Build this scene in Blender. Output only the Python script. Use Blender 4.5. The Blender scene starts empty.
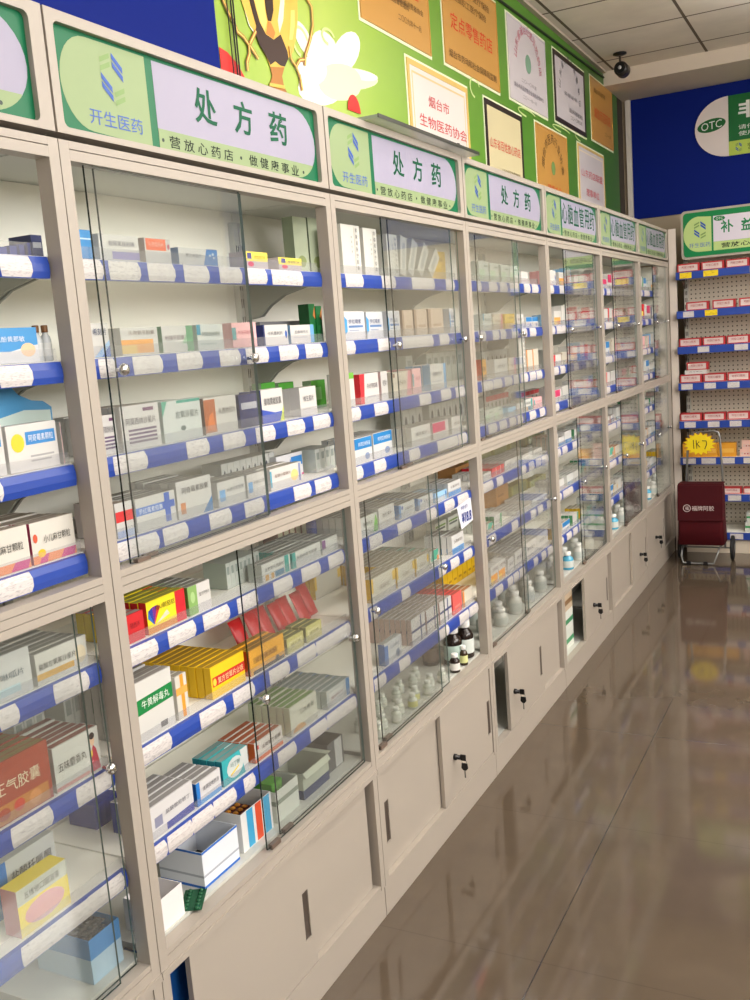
import bpy, math, random
from mathutils import Vector, Matrix
from mathutils.geometry import tessellate_polygon
from mathutils.bvhtree import BVHTree
random.seed(7)
SC = bpy.context.scene
COL = SC.collection

# ------------------------------------------------------------------ camera
cam_data = bpy.data.cameras.new('camera')
cam_data.sensor_fit = 'VERTICAL'
cam_data.sensor_height = 36.0
cam_data.lens = 36.0 * 965.64 / 1000.0
cam_data.clip_start = 0.05
cam = bpy.data.objects.new('camera', cam_data)
COL.objects.link(cam)
CAM_LOC = Vector((1.3049, -0.3824, 1.7365))
RIGHT = Vector((0.8900, 0.4494, -0.0763)).normalized()
FWD = Vector((-0.4554, 0.8756, -0.1615)).normalized()
RIGHT = (RIGHT - FWD * RIGHT.dot(FWD)).normalized()
UP = RIGHT.cross(FWD).normalized()
M = Matrix((RIGHT, UP, -FWD)).transposed().to_4x4()
M.translation = CAM_LOC
cam.matrix_world = M
SC.camera = cam

# ------------------------------------------------------------------ world, lamps, exposure
world = bpy.data.worlds.new('world')
SC.world = world
world.use_nodes = True
world.node_tree.nodes['Background'].inputs[0].default_value = (0.75, 0.85, 1.0, 1)
world.node_tree.nodes['Background'].inputs[1].default_value = 0.05
SC.view_settings.view_transform = 'Standard'
SC.view_settings.look = 'None'
SC.view_settings.gamma = 1.0
SC.view_settings.use_curve_mapping = False
SC.view_settings.exposure = 0.0
SC.cycles.max_bounces = 12
SC.cycles.transparent_max_bounces = 24
SC.cycles.glossy_bounces = 6
SC.cycles.diffuse_bounces = 5
SC.cycles.caustics_reflective = False
SC.cycles.caustics_refractive = False

def area(name, loc, rot, sx, sy, power, color):
    d = bpy.data.lights.new(name, 'AREA')
    d.shape = 'RECTANGLE'; d.size = sx; d.size_y = sy; d.energy = power; d.color = color
    o = bpy.data.objects.new(name, d); COL.objects.link(o)
    o.location = loc; o.rotation_euler = rot
    return o
WARM = (1.0, 0.955, 0.90)
# fluorescent tubes hanging just under the ceiling (they shine down and a little up)
for (x, y, p) in ((0.75, 2.6, 7), (1.6, 0.3, 7), (1.6, 2.4, 14), (1.6, 4.6, 11), (3.2, 0.3, 12), (3.2, 2.6, 24), (3.0, 5.0, 50), (0.9, 5.2, 8)):
    area('tube_lamp', (x, y, 3.28), (0, 0, 0), 0.12, 1.25, p, WARM)
    area('tube_lamp_upper_side', (x, y, 3.30), (math.pi, 0, 0), 0.12, 1.25, p * 0.9, WARM)
# shop-front daylight behind the camera, and a fill light added at the right wall
area('shop_front_daylight', (1.9, -3.05, 1.7), (math.radians(90), 0, 0), 3.2, 2.4, 6, (1.0, 0.985, 0.97))
area('added_side_fill', (4.1, 1.5, 2.64), (0, math.radians(90), 0), 1.3, 6.0, 195, (1.0, 0.975, 0.95))

# ------------------------------------------------------------------ materials
def lin(c):
    c /= 255.0
    return c / 12.92 if c <= 0.04045 else ((c + 0.055) / 1.055) ** 2.4
def rgb(h):
    if isinstance(h, str):
        h = h.lstrip('#'); h = tuple(int(h[i:i + 2], 16) for i in (0, 2, 4))
    return tuple(lin(v) for v in h) + (1.0,)
MATS = {}
def mat(h, rough=0.5, metal=0.0, spec=0.4, coat=0.0):
    key = (h, rough, metal, spec, coat)
    if key in MATS: return MATS[key]
    m = bpy.data.materials.new('paint')
    m.use_nodes = True
    b = m.node_tree.nodes['Principled BSDF']
    b.inputs['Base Color'].default_value = rgb(h)
    b.inputs['Roughness'].default_value = rough
    b.inputs['Metallic'].default_value = metal
    b.inputs['Specular IOR Level'].default_value = spec
    b.inputs['Coat Weight'].default_value = coat
    MATS[key] = m
    return m
def nodes(name):
    m = bpy.data.materials.new(name); m.use_nodes = True
    nt = m.node_tree
    return m, nt, nt.nodes['Principled BSDF'], nt.nodes['Material Output']
def N(nt, t, **kw):
    n = nt.nodes.new(t)
    for k, v in kw.items(): setattr(n, k, v)
    return n

def glass_material(name, tint, haze=0.0, dull=0.0):
    m = bpy.data.materials.new(name); m.use_nodes = True
    nt = m.node_tree; nt.nodes.clear()
    out = N(nt, 'ShaderNodeOutputMaterial')
    geo = N(nt, 'ShaderNodeNewGeometry')
    mx = N(nt, 'ShaderNodeMix'); mx.data_type = 'FLOAT'
    mx.inputs[2].default_value = 1.5; mx.inputs[3].default_value = 1 / 1.5
    nt.links.new(geo.outputs['Backfacing'], mx.inputs[0])
    fr = N(nt, 'ShaderNodeFresnel'); nt.links.new(mx.outputs[0], fr.inputs['IOR'])
    tr = N(nt, 'ShaderNodeBsdfTransparent'); tr.inputs[0].default_value = tint
    gl = N(nt, 'ShaderNodeBsdfGlossy'); gl.inputs['Roughness'].default_value = dull
    gl.inputs[0].default_value = (0.95, 0.97, 0.96, 1)
    mix = N(nt, 'ShaderNodeMixShader')
    nt.links.new(fr.outputs[0], mix.inputs[0])
    nt.links.new(tr.outputs[0], mix.inputs[1]); nt.links.new(gl.outputs[0], mix.inputs[2])
    last = mix
    if haze:
        df = N(nt, 'ShaderNodeBsdfDiffuse'); df.inputs[0].default_value = (0.8, 0.82, 0.85, 1)
        m2 = N(nt, 'ShaderNodeMixShader'); m2.inputs[0].default_value = haze
        nt.links.new(mix.outputs[0], m2.inputs[1]); nt.links.new(df.outputs[0], m2.inputs[2]); last = m2
    nt.links.new(last.outputs[0], out.inputs[0])
    return m
GLASS = glass_material('door_glass', (0.986, 0.994, 0.990, 1), haze=0.010)
CLEAR = glass_material('clear_plastic', (0.97, 0.97, 0.975, 1), haze=0.06, dull=0.05)
ACRYLIC = glass_material('acrylic', (0.75, 0.76, 0.74, 1), haze=0.3)
EDGE = mat('#0f2b26', 0.2, 0, 0.6)
EDGE_LIT = mat('#687b74', 0.2, 0, 0.6)  # same glass edge in a paler tone, imitating light seen through the pane

ENAMEL = mat('#aca398', 0.42, 0, 0.45)        # cabinet paint outside
INNER = mat('#fdfbf2', 0.5, 0, 0.35)          # cabinet paint inside
BRACK = mat('#a0a299', 0.5)
INGREY = mat('#c6c7c0', 0.45)
CHROME = mat('#d8d8d8', 0.12, 1.0)
BLACK = mat('#121214', 0.35)
SLOT = mat('#3c3a36', 0.7)
STEEL = mat('#8f8e8a', 0.35, 0.8)
BLUE = mat('#26459e', 0.32, 0, 0.5)
WHITE = mat('#efece9', 0.5)

def fine_print(name, base, ink, sy, sz, horiz='Y'):
    m, nt, b, o = nodes(name)
    geo = N(nt, 'ShaderNodeNewGeometry')
    mp = N(nt, 'ShaderNodeMapping'); mp.inputs['Scale'].default_value = (sy, sy, sz)
    nt.links.new(geo.outputs['Position'], mp.inputs[0])
    nz = N(nt, 'ShaderNodeTexNoise'); nz.inputs['Scale'].default_value = 1.0; nz.inputs['Detail'].default_value = 2
    nt.links.new(mp.outputs[0], nz.inputs[0])
    cr = N(nt, 'ShaderNodeValToRGB')
    cr.color_ramp.elements[0].position = 0.34; cr.color_ramp.elements[0].color = rgb(ink)
    cr.color_ramp.elements[1].position = 0.47; cr.color_ramp.elements[1].color = rgb(base)
    nt.links.new(nz.outputs[0], cr.inputs[0]); nt.links.new(cr.outputs[0], b.inputs['Base Color'])
    b.inputs['Roughness'].default_value = 0.45
    return m
TAGPAPER = fine_print('tag_paper', '#d2cdcb', '#b6b0b2', 95, 430)
TAGYELLOW = fine_print('yellow_tag_paper', '#f0d21e', '#d4b616', 60, 130)

# ------------------------------------------------------------------ mesh builder
class MB:
    def __init__(self): self.v = []; self.f = []; self.m = []; self.s = []; self.mats = []
    def mi(self, m):
        if m not in self.mats: self.mats.append(m)
        return self.mats.index(m)
    def face(self, pts, m, smooth=False):
        n = len(self.v); self.v += [tuple(p) for p in pts]
        self.f.append(tuple(range(n, n + len(pts)))); self.m.append(self.mi(m)); self.s.append(smooth)
    def raw(self, vs, fs, m, smooth=False):
        n = len(self.v); self.v += [tuple(p) for p in vs]; k = self.mi(m)
        for f in fs: self.f.append(tuple(n + i for i in f)); self.m.append(k); self.s.append(smooth)
        return self
    def box(self, a, b, m, top=None, end=None):
        x0, y0, z0 = a; x1, y1, z1 = b
        vs = [(x0, y0, z0), (x1, y0, z0), (x1, y1, z0), (x0, y1, z0), (x0, y0, z1), (x1, y0, z1), (x1, y1, z1), (x0, y1, z1)]
        n = len(self.v); self.v += vs
        fs = [((0, 3, 2, 1), m), ((4, 5, 6, 7), top or m), ((0, 1, 5, 4), end or m), ((1, 2, 6, 5), m), ((2, 3, 7, 6), end or m), ((3, 0, 4, 7), m)]
        for f, mm in fs: self.f.append(tuple(n + i for i in f)); self.m.append(self.mi(mm)); self.s.append(False)
        return self
    def prism(self, outline, axis, a, b, m, side=None, holes=()):
        """outline in the two other axes (cyclic order: x->(y,z), y->(x,z), z->(x,y)), extruded from a to b"""
        def P(p, t):
            return {'x': (t, p[0], p[1]), 'y': (p[0], t, p[1]), 'z': (p[0], p[1], t)}[axis]
        loops = [list(outline)] + [list(h) for h in holes]
        tris = tessellate_polygon([[Vector((p[0], p[1], 0)) for p in l] for l in loops])
        flat = [p for l in loops for p in l]
        n = len(flat)
        vs = [P(p, a) for p in flat] + [P(p, b) for p in flat]
        fs = []
        for t in tris:
            fs.append((t[0], t[1], t[2])); fs.append((t[0] + n, t[2] + n, t[1] + n))
        self.raw(vs, fs, m)
        base = len(self.v) - 2 * n
        o = 0; k = self.mi(side or m)
        for l in loops:
            c = len(l)
            for i in range(c):
                j = (i + 1) % c
                self.f.append((base + o + i, base + o + j, base + n + o + j, base + n + o + i)); self.m.append(k); self.s.append(False)
            o += c
        return self
    def tube(self, pts, r, m, seg=8, caps=True):
        pts = [Vector(p) for p in pts]
        rs = r if isinstance(r, (list, tuple)) else [r] * len(pts)
        rings = []
        prev = None
        for i, p in enumerate(pts):
            d = (pts[min(i + 1, len(pts) - 1)] - pts[max(i - 1, 0)]).normalized()
            u = prev - d * prev.dot(d) if prev is not None else d.orthogonal()
            if u.length < 1e-6: u = d.orthogonal()
            u.normalize(); prev = u; w = d.cross(u)
            rings.append([p + (u * math.cos(2 * math.pi * k / seg) + w * math.sin(2 * math.pi * k / seg)) * rs[i] for k in range(seg)])
        vs = [q for rg in rings for q in rg]; fs = []
        for i in range(len(rings) - 1):
            for k in range(seg):
                k2 = (k + 1) % seg
                fs.append((i * seg + k, i * seg + k2, (i + 1) * seg + k2, (i + 1) * seg + k))
        self.raw(vs, fs, m, True)
        if caps:
            self.face(rings[0][::-1], m); self.face(rings[-1], m)
        return self
    def lathe(self, prof, c, m, seg=16, axis='z', mats=None):
        """prof: (radius, height) pairs about an axis through c"""
        vs = []
        for r, h in prof:
            for k in range(seg):
                a = 2 * math.pi * k / seg; p, q = r * math.cos(a), r * math.sin(a)
                o = {'z': (p, q, h), 'x': (h, p, q), 'y': (q, h, p)}[axis]
                vs.append((c[0] + o[0], c[1] + o[1], c[2] + o[2]))
        n0 = len(self.v); self.v += vs
        for i in range(len(prof) - 1):
            mm = self.mi(mats[i] if mats else m)
            for k in range(seg):
                k2 = (k + 1) % seg
                self.f.append((n0 + i * seg + k, n0 + i * seg + k2, n0 + (i + 1) * seg + k2, n0 + (i + 1) * seg + k)); self.m.append(mm); self.s.append(True)
        for i, rev in ((0, True), (len(prof) - 1, False)):
            if prof[i][0] > 1e-5:
                ring = [n0 + i * seg + k for k in range(seg)]
                self.f.append(tuple(ring[::-1] if rev else ring)); self.m.append(self.mi(mats[min(i, len(mats) - 1)] if mats else m)); self.s.append(False)
        return self
    def mesh(self, name, origin=(0, 0, 0)):
        me = bpy.data.meshes.new(name)
        ox, oy, oz = origin
        me.from_pydata([(a - ox, b - oy, c - oz) for a, b, c in self.v], [], self.f)
        for m in self.mats: me.materials.append(m)
        me.polygons.foreach_set('material_index', self.m)
        me.polygons.foreach_set('use_smooth', self.s)
        me.update()
        return me
    def build(self, name, parent=None, bevel=0.0):
        """parent: an object at the world place WORLD[parent] whose child this becomes; coordinates are world ones"""
        o = WORLD.get(parent.name, (0, 0, 0)) if parent else (0, 0, 0)
        ob = bpy.data.objects.new(name, self.mesh(name, o)); COL.objects.link(ob)
        if parent:
            ob.parent = parent
            WORLD[ob.name] = o
        if bevel:
            bm = ob.modifiers.new('edge', 'BEVEL'); bm.width = bevel; bm.segments = 2; bm.limit_method = 'ANGLE'; bm.angle_limit = math.radians(50)
        return ob
WORLD = {}
def tag(o, label, cat, group=None, kind=None):
    o['label'] = label; o['category'] = cat
    if group: o['group'] = group
    if kind: o['kind'] = kind
    return o
def thing(name, label, cat, loc, group=None):
    o = bpy.data.objects.new(name, None); COL.objects.link(o)
    o.empty_display_size = 0.05
    o.location = loc; WORLD[o.name] = tuple(loc)
    return tag(o, label, cat, group)
def struct(mb, name, label=None):
    o = mb.build(name); o['kind'] = 'structure'
    if label: o['label'] = label
    return o

# text as flat lettering: unit outlines kept per string, placed by a plane (origin, right, up)
TXT = {}
def text_geo(s, bold=0.0):
    k = (s, bold)
    if k not in TXT:
        cu = bpy.data.curves.new('lettering', 'FONT'); cu.body = s; cu.size = 1.0; cu.offset = bold
        cu.resolution_u = 2
        ob = bpy.data.objects.new('lettering', cu); COL.objects.link(ob)
        dg = bpy.context.evaluated_depsgraph_get()
        me = bpy.data.meshes.new_from_object(ob.evaluated_get(dg))
        vs = [tuple(v.co) for v in me.vertices]; fs = [tuple(p.vertices) for p in me.polygons]
        bpy.data.objects.remove(ob); bpy.data.curves.remove(cu); bpy.data.meshes.remove(me)
        if vs:
            x0 = min(v[0] for v in vs); x1 = max(v[0] for v in vs); y0 = min(v[1] for v in vs); y1 = max(v[1] for v in vs)
            w, h = max(x1 - x0, 1e-6), max(y1 - y0, 1e-6)
            vs = [((v[0] - x0) / w - .5, (v[1] - y0) / h - .5) for v in vs]
        TXT[k] = (vs, fs)
    return TXT[k]
def put_text(mb, s, c, right, up, w, h, m, bold=0.0):
    vs, fs = text_geo(s, bold)
    c = Vector(c); r = Vector(right); u = Vector(up)
    mb.raw([c + r * (v[0] * w) + u * (v[1] * h) for v in vs], fs, m)
RY = (0, 1, 0); RX = (1, 0, 0); UZ = (0, 0, 1)
def ell(cx, cy, rx, ry, n=24, a0=0.0, a1=2 * math.pi):
    full = abs(a1 - a0 - 2 * math.pi) < 1e-6
    k = n if full else n + 1
    return [(cx + rx * math.cos(a0 + (a1 - a0) * i / n), cy + ry * math.sin(a0 + (a1 - a0) * i / n)) for i in range(k)]
def rrect(x0, y0, x1, y1, r, n=5):
    out = []
    for cx, cy, a in ((x1 - r, y0 + r, -90), (x1 - r, y1 - r, 0), (x0 + r, y1 - r, 90), (x0 + r, y0 + r, 180)):
        for i in range(n + 1):
            t = math.radians(a + 90 * i / n); out.append((cx + r * math.cos(t), cy + r * math.sin(t)))
    return out
ORD = ['first', 'second', 'third', 'fourth', 'fifth', 'sixth', 'seventh', 'eighth', 'ninth', 'tenth', 'eleventh', 'twelfth', 'thirteenth',
       'fourteenth', 'fifteenth', 'sixteenth', 'seventeenth', 'eighteenth', 'nineteenth', 'twentieth']

# ------------------------------------------------------------------ the room
WX = -0.40          # the wall behind the cabinets
FARY = 7.50         # the far wall
CEIL = 3.50
def tile_material(name, c1, seam, size, off, width, rough, spec=0.5, noise=0.04, cross=1.0):
    m, nt, b, o = nodes(name)
    geo = N(nt, 'ShaderNodeNewGeometry')
    sep = N(nt, 'ShaderNodeSeparateXYZ'); nt.links.new(geo.outputs['Position'], sep.inputs[0])
    def edge(i, off_):
        a = N(nt, 'ShaderNodeMath', operation='SUBTRACT'); a.inputs[1].default_value = off_
        nt.links.new(sep.outputs[i], a.inputs[0])
        d = N(nt, 'ShaderNodeMath', operation='DIVIDE'); d.inputs[1].default_value = size; nt.links.new(a.outputs[0], d.inputs[0])
        f = N(nt, 'ShaderNodeMath', operation='PINGPONG'); f.inputs[1].default_value = 0.5
        s = N(nt, 'ShaderNodeMath', operation='ADD'); s.inputs[1].default_value = 50.0
        nt.links.new(d.outputs[0], s.inputs[0]); nt.links.new(s.outputs[0], f.inputs[0])
        l = N(nt, 'ShaderNodeMath', operation='LESS_THAN'); l.inputs[1].default_value = width / size / 2
        nt.links.new(f.outputs[0], l.inputs[0])
        return l
    mx = N(nt, 'ShaderNodeMath', operation='MAXIMUM')
    cx = N(nt, 'ShaderNodeMath', operation='MULTIPLY'); cx.inputs[1].default_value = cross
    nt.links.new(edge(1, off[1]).outputs[0], cx.inputs[0])
    nt.links.new(edge(0, off[0]).outputs[0], mx.inputs[0]); nt.links.new(cx.outputs[0], mx.inputs[1])
    nz = N(nt, 'ShaderNodeTexNoise'); nz.inputs['Scale'].default_value = 5.0; nz.inputs['Detail'].default_value = 5
    nt.links.new(geo.outputs['Position'], nz.inputs[0])
    cr = N(nt, 'ShaderNodeValToRGB')
    a = rgb(c1)
    cr.color_ramp.elements[0].position = 0.3; cr.color_ramp.elements[0].color = tuple(v * (1 - noise * 3) for v in a[:3]) + (1,)
    cr.color_ramp.elements[1].position = 0.7; cr.color_ramp.elements[1].color = tuple(v * (1 + noise * 3) for v in a[:3]) + (1,)
    nt.links.new(nz.outputs[0], cr.inputs[0])
    mc = N(nt, 'ShaderNodeMix'); mc.data_type = 'RGBA'; mc.inputs[7].default_value = rgb(seam)
    nt.links.new(mx.outputs[0], mc.inputs[0]); nt.links.new(cr.outputs[0], mc.inputs[6])
    nt.links.new(mc.outputs[2], b.inputs['Base Color'])
    b.inputs['Roughness'].default_value = rough; b.inputs['Specular IOR Level'].default_value = spec
    return m
FLOOR = tile_material('polished_tile', '#5b4f42', '#3a332b', 0.8, (0.50, 0.35), 0.004, 0.07, 0.9, 0.02, 0.3)
CEILT = tile_material('ceiling_tile', '#e2dbd2', '#6e645a', 0.631, (-0.322, 5.366), 0.018, 0.9, 0.1, 0.02)
WALLP = mat('#cfc6b6', 0.8)
BLUEP = mat('#0a2078', 0.6, 0, 0.1)
def slab(a, b, m):
    return MB().box(a, b, m)
struct(slab((WX, -3.2, -0.1), (4.2, FARY, 0), FLOOR), 'floor')
struct(slab((WX, -3.2, CEIL), (4.2, FARY, CEIL + 0.1), CEILT), 'ceiling')
struct(slab((WX - 0.1, -3.2, 0), (WX, FARY, CEIL), WALLP), 'wall_left')
struct(slab((WX, FARY, 0), (4.2, FARY + 0.1, CEIL), mat('#a89a86', 0.8)), 'wall_far')
struct(slab((4.2, -3.2, 0), (4.3, FARY, CEIL), mat('#d6cfc0', 0.8)), 'wall_right')
struct(slab((WX, -3.3, 0), (4.2, -3.2, CEIL), mat('#c9c2b4', 0.8)), 'wall_front')
# boxed beam under the ceiling at the far end, and the white upright strip in the corner
struct(slab((WX + 0.001, 6.90, 3.40), (4.19, FARY - 0.001, CEIL - 0.001), mat('#d6c9bb', 0.7)), 'trim_1')
struct(slab((WX + 0.028, FARY - 0.03, 2.30), (WX + 0.066, FARY - 0.001, 3.399), mat('#d8d2ca', 0.6)), 'trim_2')
# angle bead between ceiling and poster wall
struct(slab((WX + 0.001, 0.0, 3.485), (WX + 0.03, 6.89, CEIL - 0.001), mat('#b9ad9f', 0.7)), 'trim_3')
struct(slab((WX + 0.001, 7.305, 2.2), (WX + 0.006, FARY - 0.031, 3.398), mat('#41382e', 0.7)), 'trim_4')
struct(slab((WX + 0.068, FARY - 0.012, 2.515), (4.15, FARY - 0.001, 3.398), BLUEP), 'wall_far_blue_panel')
struct(slab((WX + 0.001, -3.1, 2.2), (WX + 0.008, 2.114, 3.48), BLUEP), 'wall_left_blue_panel')

# ------------------------------------------------------------------ green poster with printed trophy
poster = thing('wall_poster', 'long green printed wall poster above the cabinets with gold trophy and white flowers', 'poster', (WX + 0.001, 4.7, 2.3))
pm, nt, b, o = nodes('poster_print')
geo = N(nt, 'ShaderNodeNewGeometry'); sep = N(nt, 'ShaderNodeSeparateXYZ'); nt.links.new(geo.outputs['Position'], sep.inputs[0])
mr = N(nt, 'ShaderNodeMapRange'); mr.inputs[1].default_value = 2.1; mr.inputs[2].default_value = 7.3
nt.links.new(sep.outputs[1], mr.inputs[0])
cr = N(nt, 'ShaderNodeValToRGB'); el = cr.color_ramp.elements
el[0].position = 0.0; el[0].color = rgb('#94b43e'); el[1].position = 1.0; el[1].color = rgb('#3f6d26')
for p, c in ((0.13, '#b0c75a'), (0.20, '#94b740'), (0.32, '#6c9c30'), (0.55, '#528a28')):
    e = el.new(p); e.color = rgb(c)
nt.links.new(mr.outputs[0], cr.inputs[0]); nt.links.new(cr.outputs[0], b.inputs['Base Color']); b.inputs['Roughness'].default_value = 0.4
MB().box((WX + 0.001, 2.118, 2.3), (WX + 0.005, 7.30, 3.482), pm).build('printed_sheet', poster)
PX = WX + 0.0052
def flat(mb, pts, m, lift=0.0):
    mb.prism(pts, 'x', PX + lift, PX + lift + 0.0005, m)
FLW = mat('#f4f8e2', 0.5); FLW2 = mat('#fbfcf2', 0.5)
PET=[
[(2.867, 2.78), (2.88, 2.757), (2.88, 2.732), (2.867, 2.709), (2.843, 2.691), (2.811, 2.679), (2.776, 2.675), (2.741, 2.68), (2.71, 2.692), (2.688, 2.71), (2.677, 2.732), (2.677, 2.756), (2.689, 2.778), (2.711, 2.796), (2.741, 2.809), (2.776, 2.814), (2.812, 2.81), (2.843, 2.799)] ,
[(3.024, 2.783), (2.993, 2.753), (2.955, 2.726), (2.914, 2.706), (2.876, 2.696), (2.845, 2.694), (2.825, 2.703), (2.817, 2.721), (2.822, 2.745), (2.84, 2.773), (2.869, 2.802), (2.905, 2.828), (2.945, 2.849), (2.984, 2.861), (3.017, 2.864), (3.04, 2.855), (3.049, 2.838), (3.043, 2.812)] ,
[(3.181, 2.729), (3.173, 2.719), (3.148, 2.705), (3.109, 2.691), (3.061, 2.676), (3.011, 2.664), (2.965, 2.656), (2.927, 2.651), (2.903, 2.652), (2.893, 2.657), (2.901, 2.666), (2.923, 2.679), (2.959, 2.693), (3.004, 2.707), (3.054, 2.719), (3.102, 2.729), (3.143, 2.734), (3.171, 2.734)] ,
[(3.18, 2.736), (3.166, 2.727), (3.135, 2.718), (3.09, 2.709), (3.039, 2.702), (2.988, 2.697), (2.941, 2.694), (2.906, 2.695), (2.885, 2.698), (2.881, 2.704), (2.893, 2.712), (2.921, 2.72), (2.962, 2.729), (3.011, 2.737), (3.064, 2.742), (3.112, 2.745), (3.151, 2.745), (3.175, 2.742)] ,
[(2.894, 2.649), (2.879, 2.625), (2.845, 2.6), (2.796, 2.578), (2.739, 2.561), (2.681, 2.552), (2.63, 2.55), (2.59, 2.556), (2.566, 2.568), (2.56, 2.587), (2.573, 2.609), (2.603, 2.631), (2.647, 2.653), (2.701, 2.671), (2.759, 2.682), (2.814, 2.686), (2.859, 2.681), (2.886, 2.668)] ,
[(3.032, 2.674), (3.004, 2.648), (2.959, 2.624), (2.903, 2.606), (2.843, 2.595), (2.788, 2.592), (2.742, 2.597), (2.712, 2.61), (2.699, 2.629), (2.705, 2.651), (2.73, 2.675), (2.77, 2.698), (2.823, 2.717), (2.881, 2.729), (2.939, 2.734), (2.989, 2.731), (3.024, 2.718), (3.039, 2.698)] ,
[(2.668, 2.772), (2.683, 2.755), (2.69, 2.737), (2.69, 2.721), (2.681, 2.709), (2.666, 2.702), (2.646, 2.702), (2.623, 2.708), (2.601, 2.72), (2.583, 2.735), (2.569, 2.752), (2.562, 2.77), (2.563, 2.785), (2.571, 2.797), (2.585, 2.803), (2.605, 2.804), (2.627, 2.799), (2.649, 2.788)] ,
[(2.77, 2.682), (2.761, 2.663), (2.739, 2.644), (2.709, 2.627), (2.673, 2.615), (2.637, 2.608), (2.605, 2.607), (2.58, 2.613), (2.565, 2.625), (2.562, 2.64), (2.571, 2.658), (2.591, 2.676), (2.62, 2.693), (2.654, 2.706), (2.69, 2.713), (2.724, 2.715), (2.751, 2.709), (2.767, 2.698)] ,
]
mb = MB()
for n_, l in enumerate(PET): flat(mb, l, (FLW, FLW2, mat('#e3efc0', 0.5))[n_ % 3], 0.0002 * n_)
mb.build('printed_flower', poster)
for cx, cz, rx, rz in ((2.60, 2.74, .055, .05), (2.80, 2.80, .05, .03), (5.06, 2.915, .16, .025), (5.75, 2.93, .2, .02), (6.2, 2.95, .14, .03), (4.25, 2.9, .07, .05)):
    o_ = ell(cx, cz, rx, rz, 22, 0.3, 4.6); i_ = ell(cx, cz, rx - .012, max(rz - .010, .004), 22, 0.3, 4.6)
    mb = MB(); flat(mb, o_ + i_[::-1], mat('#cfe59a', 0.5), 0.002); mb.build('printed_swirl', poster)
RED = mat('#d5231f', 0.45)
mb = MB(); flat(mb, [(2.119, 2.50), (2.119, 2.618), (2.16, 2.612), (2.21, 2.588), (2.25, 2.548), (2.29, 2.50)], RED, 0.002); mb.build('printed_petal', poster)
# the trophy: cup, stem, two scrolled handles, all flat print
GOLD = mat('#e3b84f', 0.4); DKG = mat('#33190f', 0.4); LTG = mat('#fbf1cf', 0.4); MDG = mat('#b3752f', 0.4); YEL = mat('#f2d674', 0.4); ORG = mat('#d6843a', 0.4)
body=[(2.264, 2.813), (2.258, 2.782), (2.272, 2.756), (2.294, 2.717), (2.32, 2.703), (2.339, 2.677), (2.373, 2.643), (2.391, 2.618), (2.479, 2.634), (2.506, 2.666), (2.543, 2.695), (2.568, 2.744), (2.588, 2.797), (2.598, 2.87), (2.595, 2.901)]
white=[(2.254, 2.811), (2.258, 2.782), (2.272, 2.756), (2.289, 2.716), (2.31, 2.703), (2.328, 2.725), (2.308, 2.765), (2.297, 2.792), (2.293, 2.821)]
dark=[(2.298, 2.822), (2.302, 2.794), (2.315, 2.757), (2.328, 2.725), (2.319, 2.7), (2.338, 2.672), (2.373, 2.643), (2.392, 2.624), (2.423, 2.641), (2.453, 2.634), (2.479, 2.636), (2.506, 2.666), (2.504, 2.687), (2.487, 2.71), (2.47, 2.732), (2.424, 2.706), (2.38, 2.712), (2.35, 2.74), (2.336, 2.772), (2.327, 2.8), (2.325, 2.829)]
dark2=[(2.393, 2.848), (2.391, 2.816), (2.393, 2.786), (2.4, 2.757), (2.418, 2.759), (2.438, 2.797), (2.44, 2.829), (2.443, 2.861)]
yel=[(2.329, 2.831), (2.332, 2.801), (2.341, 2.774), (2.355, 2.742), (2.376, 2.721), (2.395, 2.756), (2.389, 2.785), (2.388, 2.816), (2.388, 2.846)]
tip=[(2.4, 2.754), (2.417, 2.756), (2.438, 2.73), (2.424, 2.709), (2.383, 2.715)]
hl=[(2.494, 2.874), (2.484, 2.83), (2.461, 2.772), (2.465, 2.736), (2.494, 2.78), (2.511, 2.837), (2.516, 2.88)]
hl2=[(2.549, 2.825), (2.538, 2.775), (2.522, 2.728), (2.544, 2.733), (2.566, 2.781), (2.574, 2.832)]
stem=[(2.391, 2.621), (2.399, 2.591), (2.382, 2.567), (2.372, 2.551), (2.482, 2.557), (2.466, 2.575), (2.46, 2.603), (2.479, 2.634)]
ring=[(2.376, 2.567), (2.373, 2.556), (2.467, 2.565), (2.464, 2.575)]
hL=[(2.152, 2.783), (2.156, 2.756), (2.181, 2.724), (2.204, 2.705), (2.218, 2.682), (2.249, 2.674), (2.274, 2.657), (2.274, 2.632), (2.255, 2.603), (2.256, 2.578)]
hL2=[(2.274, 2.66), (2.3, 2.643), (2.321, 2.627)]
hL3=[(2.276, 2.657), (2.302, 2.686), (2.321, 2.708)]
hR=[(2.642, 2.914), (2.665, 2.887), (2.689, 2.871), (2.687, 2.81), (2.661, 2.759), (2.619, 2.7), (2.61, 2.666)]
hR2=[(2.616, 2.686), (2.579, 2.677), (2.55, 2.651), (2.57, 2.625), (2.579, 2.58)]
hR3=[(2.55, 2.651), (2.522, 2.669), (2.518, 2.706)]
tro = MB()
L0 = 0.003
for k_, (l, m) in enumerate(((stem, MDG), (white, mat('#f3f1ea', 0.4)), (body, GOLD), (yel, YEL), (hl2, YEL), (hl, LTG), (tip, ORG), (dark, DKG), (dark2, DKG), (ring, GOLD))): flat(tro, l, m, L0 + .0003 * k_)
def ribbon(mb, pts, w, m, lift):
    up, dn = [], []
    for i, p in enumerate(pts):
        a = Vector(pts[max(i - 1, 0)]); c = Vector(pts[min(i + 1, len(pts) - 1)]); d = (c - a).normalized(); n = Vector((-d.y, d.x))
        up.append(tuple(Vector(p) + n * w)); dn.append(tuple(Vector(p) - n * w))
    flat(mb, up + dn[::-1], m, lift)
for w, m, l in ((.0065, MDG, 0.0035), (.0022, YEL, .0040)):
    for q in (hL, hL2, hL3, hR, hR2, hR3): ribbon(tro, q, w, m, L0 + l)
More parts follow.
